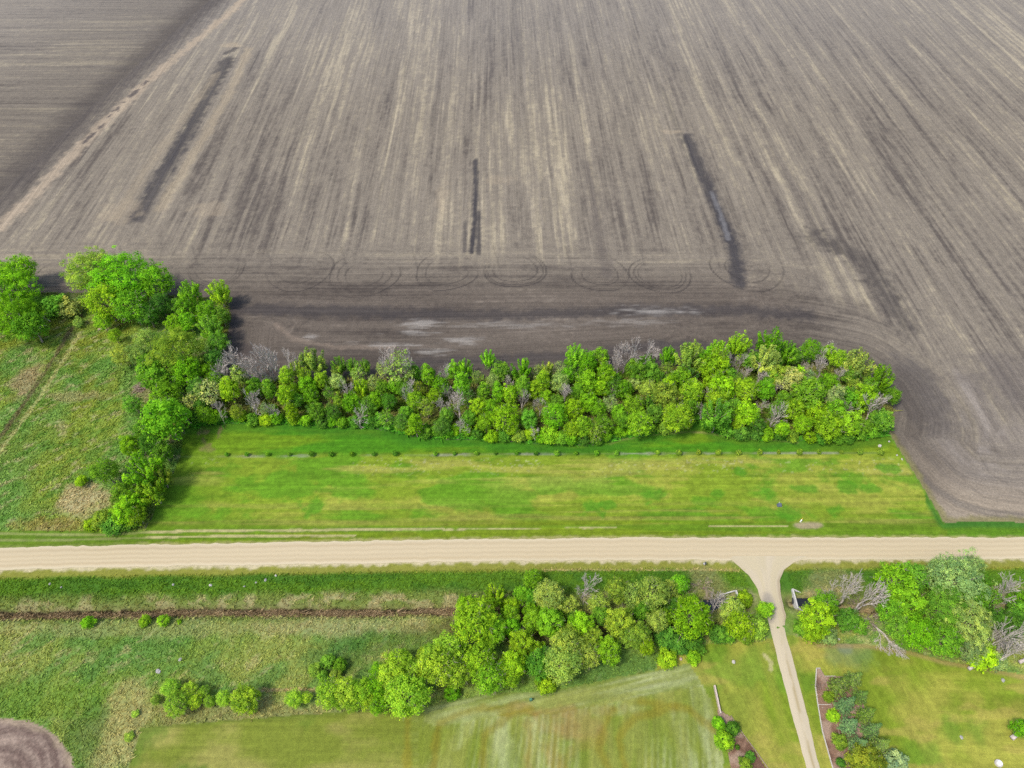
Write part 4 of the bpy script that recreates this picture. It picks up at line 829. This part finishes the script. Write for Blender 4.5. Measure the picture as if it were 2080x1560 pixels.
# ------------------------------------------------------------------ row of small shrubs across the lawn
ROWX = [460, 501, 544, 587, 633, 672, 715, 759, 803, 884, 923, 968, 1007, 1050, 1089, 1130, 1170, 1212, 1253, 1336, 1379, 1419, 1459, 1500, 1544, 1582, 1624, 1664, 1709, 1747, 1789]
for q, x in enumerate(ROWX):
    w = .78*[11, 12, 11, 10, 14, 14, 12, 11, 13, 12, 10, 11, 8, 12, 12, 15, 11, 13, 12, 12, 15, 13, 15, 15, 15, 11, 15, 12, 11, 14, 17][q]
    c = 'dk' if q in (4, 5, 7, 8, 12, 14) else 'gr' if x < 1330 else 'ol'
    side = f'{ordinal(q)} from the left' if q < 16 else f'{ordinal(len(ROWX)-1-q)} from the right'
    if q == 0: side = 'leftmost'
    if q == len(ROWX)-1: side = 'rightmost'
    t = plant(x, 923-(x-460)*.004, w, 'S', c, f"small {CNAME[c]} shrub, {side} in the row across the lawn", 'small shrubs in a row across the lawn', hmul=1.25)

# ------------------------------------------------------------------ planting beds beside the drive
for q, (px, py, w, c, lab) in enumerate([(1706, 1393, 42, 'sp', 'largest spruce, top of the left row in the mulch bed'), (1718, 1433, 37, 'sb', 'bluish spruce second down the left row of the mulch bed'), (1728, 1473, 38, 'sb', 'bluish spruce third down the left row of the mulch bed'), (1742, 1511, 33, 'sb', 'bluish spruce at the bottom of the left row, above the golden shrub'),
                                       (1733, 1380, 34, 'sp', 'dark spruce at the top of the right row, edge of the yard'), (1748, 1414, 31, 'sp', 'spruce second down the right row, edge of the yard'), (1758, 1450, 35, 'sp', 'spruce third down the right row, edge of the yard'), (1769, 1484, 34, 'sb', 'spruce fourth down the right row, edge of the yard'), (1784, 1516, 43, 'sp', 'broad spruce at the bottom of the right row, beside the silvery shrub')]):
    plant(px, py, w*1.14, 'P', c, lab, 'spruces in two rows beside the drive')
for px, py, w, k, c, lab in [(1683, 1416, 22, 'S', 'ol', 'low olive shrub below the bare shrub in the mulch bed'), (1692, 1454, 24, 'S', 'yg', 'round yellow-green shrub alone on pinkish mulch beside the second spruce'), (1705, 1507, 29, 'S', 'ol', 'round dark-and-lime shrub on mulch, left of the lowest bluish spruce'), (1708, 1549, 18, 'S', 'dk', 'smallest clipped round shrub at the bottom of the mulch bed'),
                             (1671, 1397, 22, 'D', 'x', 'leafless twiggy shrub at the pointed tip of the mulch bed'), (1762, 1550, 70, 'R', 'go', 'golden yellow shrub at the bottom edge, below the spruces'), (1819, 1548, 46, 'S', 'si', 'silvery grey shrub at the bottom edge, right of the golden one'),
                             (1460, 1470, 27, 'S', 'br', 'dark glossy green shrub at the foot of the timber edge'), (1470, 1503, 38, 'S', 'yg', 'bright lime shrub in the left mulch bed below the glossy shrub'), (1489, 1480, 30, 'S', 'dk', 'dark olive shrub on the right of the left mulch bed'), (1524, 1538, 20, 'S', 'dk', 'low dark bluish ground-hugging shrub on the left mulch bed'), (1514, 1554, 26, 'S', 'ol', 'yellowish shrub at the bottom edge of the left mulch bed'), (1498, 1518, 10, 'S', 'dk', 'tiny dark shrub on open mulch of the left bed')]:
    plant(px, py, w, k, c, lab, hmul=.62 if w == 70 else 1.0)
def strip(name, pts, wid, hgt, mat, label, cat, z=0):
    P = G(pts); mb = MB()
    for a, b in zip(P[:-1], P[1:]):
        d = b-a; L = np.hypot(*d); n = np.array([-d[1], d[0]])/L*wid/2; e = d/L*.01
        mb.prism([a-n+e, b-n-e, b+n-e, a+n+e][::1], z-.1, z+hgt)
    return tag(mb.obj(name, mat), label, cat)
strip('bed_edging', [(1666, 1358), (1658, 1358), (1656, 1395), (1660, 1425), (1670, 1485), (1691, 1560), (1712, 1620)], .16, .26, M_edge, 'pale edging along the drive side of the spruce bed', 'edging')
strip('bed_divider', [(1666, 1360), (1675, 1375), (1686, 1428), (1698, 1465), (1709, 1510), (1726, 1560)], .10, .22, M_deadbrown, 'thin dark edging running down inside the spruce bed', 'edging')
strip('bed_divider', [(1675, 1374), (1697, 1374)], .10, .24, M_edge, 'short edging across the top of the spruce bed', 'edging')
strip('bed_divider', [(1661, 1432), (1688, 1432)], .10, .24, M_edge, 'pale edging board crossing the spruce bed below the olive shrub', 'edging')
strip('bed_edging', [(1484, 1454), (1508, 1490), (1532, 1522), (1566, 1570)], .10, .24, M_deadbrown, 'dark thin edging on the drive side of the left bed', 'edging')
# timber edge of upright boards at the top of the left bed
P = G([(1451, 1397), (1455, 1418), (1462, 1448)]); t = link('timber_edge', None, loc=(P[0][0], P[0][1], 0)); tag(t, 'weathered timber garden wall above the left mulch bed', 'garden wall')
L0 = 0; n = 11; board = MB(); board.box((0, 0, .4), (.28, .62, .95), 0, .03); bme = board.mesh('board', M_timber)
for k in range(n):
    s = k/(n-1); p = P[0]*(1-s)**2+2*P[1]*s*(1-s)+P[2]*s*s; d = (P[1]-P[0])*(1-s)+(P[2]-P[1])*s
    b = link('board', bme, t, (p[0]-P[0][0], p[1]-P[0][1], R.uniform(-.05, .05))); b.rotation_euler = (0, 0, math.atan2(d[1], d[0])-math.pi/2+R.uniform(-.05, .05))

# ------------------------------------------------------------------ culvert under the drive
def wallbox(mb, a, b, th, z0, z1, z1b=None):
    a, b = np.asarray(a), np.asarray(b); d = b-a; L = np.hypot(*d); nn = np.array([-d[1], d[0]])/L*th/2
    z1b = z1 if z1b is None else z1b
    V = [(*(a-nn), z0), (*(b-nn), z0), (*(b+nn), z0), (*(a+nn), z0), (*(a-nn), z1), (*(b-nn), z1b), (*(b+nn), z1b), (*(a+nn), z1)]
    mb.add(V, [(3, 2, 1, 0), (4, 5, 6, 7), (0, 1, 5, 4), (1, 2, 6, 5), (2, 3, 7, 6), (3, 0, 4, 7)])
for side, A, Bq, Wn, Ws, lab in (('r', (1610, 1196), (1621, 1236), (1638, 1207), (1640, 1244), 'concrete culvert headwall with sloping wing at the right of the drive, above dark water'),
                                 ('l', (1495, 1199), (1506, 1234), (1458, 1208), (1470, 1246), 'concrete culvert headwall left of the drive, half hidden by trees')):
    a, b, wn, ws = ground(*A, .3), ground(*Bq, .3), ground(*Wn), ground(*Ws)
    t = link('culvert', None, loc=(a[0], a[1], 0)); tag(t, lab, 'culvert', 'culvert ends under the drive')
    o = np.array([a[0], a[1]])
    mb = MB(); wallbox(mb, a-o, b-o, .34, -2.2, .42); mb.obj('headwall', M_conc, t)
    sx = 1 if side == 'r' else -1
    mb = MB(); wallbox(mb, a-o+np.array([sx*.3, -.1]), wn-o, .24, -2.2, .28, -.55); mb.obj('wing_wall', M_conc, t)
    mb = MB(); wallbox(mb, b-o+np.array([sx*.3, .1]), ws-o, .24, -2.2, .28, -.55); mb.obj('wing_wall', M_conc, t)
    mid = (a+b)/2-o; mb = MB(); mb.tube([(mid[0]-sx*.2, mid[1], -1.0), (mid[0]+sx*.34, mid[1], -1.0)], [.75, .75], 14); mb.obj('pipe_mouth', M_dark, t)
pond('water', [(1611, 1199), (1640, 1208), (1672, 1222), (1672, 1240), (1640, 1243), (1620, 1234)], -.92)
pond('water', [(1496, 1203), (1505, 1234), (1470, 1246), (1430, 1240), (1430, 1216), (1458, 1209)], -.92)

# ------------------------------------------------------------------ dry reeds and cut stalks in the ditch; grass tufts
def tufts(name, X, Y, Cc, h, w, rng, lean=(1.6, 1.3), mat=M_tuft):
    n = len(X); Z = height(X, Y); V, Fc, CC = [], [], []
    for k in range(3):
        a = rng.random(n)*6.28; hh = h*(.35+rng.random(n)); ww = w*(.5+rng.random(n)); lx = lean[0]*hh*rng.normal(.6, .9, n); ly = lean[1]*hh*rng.normal(.4, .9, n)
        ox, oy = rng.normal(0, w*.5, n), rng.normal(0, w*.5, n); bx, by = X+ox, Y+oy
        p0 = np.stack([bx-ww*np.cos(a), by-ww*np.sin(a), Z-.05], 1); p1 = np.stack([bx+ww*np.cos(a), by+ww*np.sin(a), Z-.05], 1); p2 = np.stack([bx+lx, by+ly, Z+hh], 1)
        V.append(np.stack([p0, p1, p2], 1).reshape(-1, 3)); CC.append(np.repeat(Cc*np.array([1.1, 1.0, 1.0])*(1.15+.95*rng.random((n, 1))), 3, 0))
    V = np.concatenate(V); o = link(name, make_mesh(name, V, np.arange(len(V)).reshape(-1, 3), mat, np.concatenate(CC))); o['kind'] = 'stuff'; return o
rng = np.random.default_rng(5)
def scatter(n, x0, x1, y0, y1, want):
    X = rng.uniform(x0, x1, n); Y = rng.uniform(y0, y1, n); rg = regions(X, Y); m = np.isin(rg, want); return X[m], Y[m], rg[m]
X, Y, rg = scatter(90000, -125, 125, 28, 82, [4, 5, 6]); ds = road_y(X, gRS)-Y; m = ds > 2.2
m &= ~((np.abs(X-ground(1570, 1220)[0]) < 5) & (Y > ground(0, 1310)[1]))
X, Y, rg = X[m], Y[m], rg[m]; cc, _ = paint(X, Y, rg); tufts('tall_grass', X, Y, cc, .22, .22, rng)
X, Y, rg = scatter(80000, -165, -40, 80, 186, [1]); cc, _ = paint(X, Y, rg); tufts('meadow_grass', X, Y, cc, .24, .26, rng)
X, Y, rg = scatter(30000, -100, 120, 80, 140, [2]); cc, _ = paint(X, Y, rg); tufts('undergrowth', X, Y, np.clip(cc*np.array([1.2, 1.7, .8]), 0, 1), .8, .4, rng)
s = rng.random(5200); gx = np.interp(s, np.linspace(0, 1, len(gD)), gD[:, 0]); gx = rng.uniform(-120, ground(940, 1240)[0], 5200); gy = np.interp(gx, gD[:, 0], gD[:, 1])+rng.normal(-.35, .45, 5200)
tone = fbm(gx*.12, gx*0, 130, 3); keep = rng.random(5200) < ss(.35, .6, tone)+.25; gx, gy = gx[keep], gy[keep]
cb = .8*mix(np.tile(C(192, 176, 136), (len(gx), 1)), C(116, 102, 74), rng.random(len(gx))); tufts('dry_reeds', gx, gy, cb, .55, .10, rng, (1.4, .6))

# ------------------------------------------------------------------ stones, logs, posts and other small things
SM = {m.name: [stone_mesh('stone', m, 30+k) for k in range(3)] for m in (M_rock, M_rockw, M_rockp)}
def rock(px, py, wpx, mat, label, group=None, flat=1.0):
    g = ground(px, py); r = .85*wpx*m_per_px(px, py)/2; o = link('stone', R.choice(SM[mat.name]), loc=(g[0], g[1], hz(*g)-.03)); o.scale = (r*R.uniform(.9, 1.15), r*R.uniform(.8, 1.0), r*flat); o.rotation_euler = (0, 0, R.uniform(0, 6))
    return tag(o, label, 'stone', group)
rock(1383, 1339, 9, M_rockp, 'pinkish boulder between the two round shrubs')
rock(1490, 1345, 10, M_rockw, 'pale whitish boulder on the grass left of the drive')
rock(1705, 1298, 6, M_rockw, 'small white stone at the grey bare patch right of the drive')
rock(2037, 1382, 9, M_rock, 'grey stone on the yard grass near the fallen log')
rock(1953, 1498, 8, M_rock, 'grey flat stone in the middle of the yard', None, .5)
rock(1787, 906, 9, M_rockw, 'large white stone beside the last shrub of the row')
for q, (a, b, w, lab) in enumerate([(427, 1188, 8, 'largest pale stone on the verge bank left of centre'), (560, 1169, 6, 'small pale stone high on the verge bank, nearest the road'), (539, 1178, 8, 'grey stone on the verge bank just below the high pale stone'), (520, 1183, 5, 'small grey stone to the lower left of the verge bank pair'), (496, 1191, 5, 'small stone low on the verge bank above dry grass'), (101, 1186, 6, 'upper of two stones at the far left of the verge bank'), (124, 1193, 6, 'lower of two stones at the far left of the verge bank'), (352, 1188, 6, 'dull grey stone on the verge left of the largest pale stone')]):
    rock(a, b, w, M_rockw if q in (0, 1) else M_rock, lab, 'stones on the verge bank')
for q, (a, b, lab) in enumerate([(1822, 925, 'pale stone at the corner of the lawn, left of its companion'), (1832, 933, 'pale stone in weeds at the corner of the lawn beside the field'), (1806, 897, 'small white stone at the grass tip below the windbreak end')]): rock(a, b, 5, M_rockw, lab, 'stones at the lawn corner')
rock(1660, 1411, 4, M_rockw, 'small white stone on the bed edging beside the olive shrub'); rock(1671, 1438, 4, M_rockw, 'small white stone in the mulch bed below the crossing board')
rock(322, 1364, 14, M_rock, 'dark flat stone lying in the rough grassland below the ditch', None, .35)
rock(366, 1340, 10, M_rock, 'dark stone in the rough grassland, right of and above the flat one', None, .4)
def log(p, q, r, mat, label, name='log', cat='log', z=.12, stubs=2):
    a, b = ground(*p), ground(*q); mb = MB(); o = np.array([a[0], a[1], 0]); m = (a+b)/2-a
    mb.tube([(0, 0, z), (m[0]+.08, m[1]+.05, z+.12), (b[0]-a[0], b[1]-a[1], z+.1)], [r*1.15, r, r*.8], 9)
    t = mb.obj(name, mat, None, (a[0], a[1], hz(*a)), True)
    return tag(t, label, cat)
log((1966, 1360), (1994, 1345), .34, M_dead, 'pale bleached log lying at the yard edge below the lime shrub', z=.32)
log((2068, 1347), (2092, 1336), .34, M_dead, 'pale log end at the right edge beside fallen branches', z=.32)
log((2053, 1501), (2070, 1488), .4, M_dead, 'pale stump leaning under the tree at the right edge', 'stump', 'stump', z=.4)
log((76, 640), (104, 655), .22, M_dead, 'fallen grey trunk on the meadow under the upper left trees', z=.5)
log((200, 671), (214, 669), .3, M_deadbrown, 'short dark log at the foot of the big tree', z=.3)
def fallen(p, q, label, seed, wid):
    a, b = ground(*p, .6), ground(*q, .6); d = b-a; L = np.hypot(*d); tr, tw, W, Hh = LIB['bare'][seed]
    t = link('fallen_tree', None, loc=(a[0], a[1], hz(*a)+.5)); t.scale = (wid/W, .5*wid/W, L/Hh)
    t.rotation_mode = 'QUATERNION'; zax = Vector((d[0], d[1], .25*L)).normalized(); xax = zax.cross(Vector((0, 0, 1))).normalized(); yax = zax.cross(xax)
    from mathutils import Matrix
    t.rotation_quaternion = Matrix((xax, yax, zax)).transposed().to_quaternion()
    link('trunk', tr, t); link('twigs', tw, t); tag(t, label, 'fallen tree', 'dead trees fallen at the yard edge')
fallen((1776, 1268), (1845, 1345), 'dead grey tree fallen onto the yard grass right of the culvert', 0, 5.5)
fallen((2020, 1262), (2040, 1350), 'dead tangled tree fallen at the right edge above the log', 2, 7)
fallen((1790, 1240), (1738, 1262), 'bent pale branch lying toward the left below the leafless trees', 3, 1.6)
# brush heap on the meadow
g = ground(288, 790); t = link('brush_pile', None, loc=(g[0], g[1], hz(*g))); tag(t, 'brown heap of cut branches on the meadow beside the hedge', 'brush pile')
for k in range(26):
    a = R.gauss(.7, .35); L = R.uniform(1.2, 3.0); mb = MB(); c0 = np.array([R.gauss(0, 1.1), R.gauss(0, .9), R.uniform(.1, .6)]); dv = np.array([math.cos(a), math.sin(a), R.uniform(-.1, .15)])*L/2
    mb.tube([c0-dv, c0+(0, 0, .06), c0+dv], [.08, .07, .04], 5); mb.obj('branch', M_deadbrown, t)
# mailbox beside the road
g = ground(1431, 1149); t = link('mailbox', None, loc=(g[0], g[1], hz(*g))); tag(t, 'dark mailbox on a post at the south edge of the gravel road', 'mailbox')
mb = MB(); mb.box((0, 0, .6), (.12, .12, 1.3), 0, .01); mb.obj('post', M_timber, t)
mb = MB(); prof = [(-.14, 0), (.14, 0), (.14, .18), (.1, .27), (0, .31), (-.1, .27), (-.14, .18)]; n = len(prof)
V = [(p[0], -.3, 1.22+p[1]) for p in prof]+[(p[0], .3, 1.22+p[1]) for p in prof]; mb.add(V, [tuple(range(n)), tuple(range(n, 2*n))[::-1]]+[(q, n+q, n+(q+1) % n, (q+1) % n) for q in range(n)]); mb.obj('box', M_dark, t)
mb = MB(); mb.box((0, .45, .05), (.5, .5, .3), .2, .04); mb.obj('base_stone', M_rock, t)
# dark cover on the lawn, white marker with yellow top, green box, round white cap
g = ground(1583, 1027); t = link('well_cover', None, loc=(g[0], g[1], 0)); tag(t, 'dark slate wedge-shaped cover standing alone on the lawn', 'utility cover')
mb = MB(); mb.add([(-.6, -.4, 0), (.6, -.4, 0), (.6, .4, 0), (-.6, .4, 0), (-.5, -.3, .25), (.5, -.3, .25), (.42, .3, .7), (-.42, .3, .7)], [(3, 2, 1, 0), (4, 5, 6, 7), (0, 1, 5, 4), (1, 2, 6, 5), (2, 3, 7, 6), (3, 0, 4, 7)]); mb.obj('cover', M_slate, t)
mb = MB(); mb.tube([(-.1, .35, 0), (-.1, .42, 1.0)], [.06, .06], 8); mb.obj('vent_pipe', M_white, t)
g = ground(1626, 1060); t = link('marker_post', None, loc=(g[0], g[1], 0)); tag(t, 'white utility marker with yellow top on the bare patch by the road', 'marker post')
mb = MB(); mb.tube([(0, 0, -.1), (0, 0, .9), (.04, .06, 1.05)], [.17, .16, .10], 10); mb.obj('post', M_white, t)
mb = MB(); mb.tube([(.04, .06, 1.05), (.1, .16, 1.45)], [.08, .07], 8); mb.obj('cap', M_yellow, t)
g = ground(1078, 1423); t = link('utility_box', None, loc=(g[0], g[1], 0)); tag(t, 'small green utility pedestal on the mown field below the grove', 'utility box')
mb = MB(); mb.box((0, 0, .45), (.5, .4, .9), .3, .03); mb.obj('body', M_green, t); mb = MB(); mb.box((0, 0, .95), (.56, .46, .1), .3, .03); mb.obj('lid', M_green, t)
g = ground(2028, 1551); t = link('well', None, loc=(g[0], g[1], 0)); tag(t, 'round white well cap at the bottom right of the yard', 'well cap')
mb = MB(); mb.tube([(0, 0, -.1), (0, 0, .35)], [.75, .7], 16); mb.obj('base_ring', M_rockw, t); mb = MB(); mb.tube([(0, 0, .35), (0, 0, .7), (0, 0, .8)], [.45, .45, .25], 16); mb.obj('cap', M_white, t)
for o in list(scene.objects):
    for k in ('_k', '_c'):
        if k in o: del o[k]
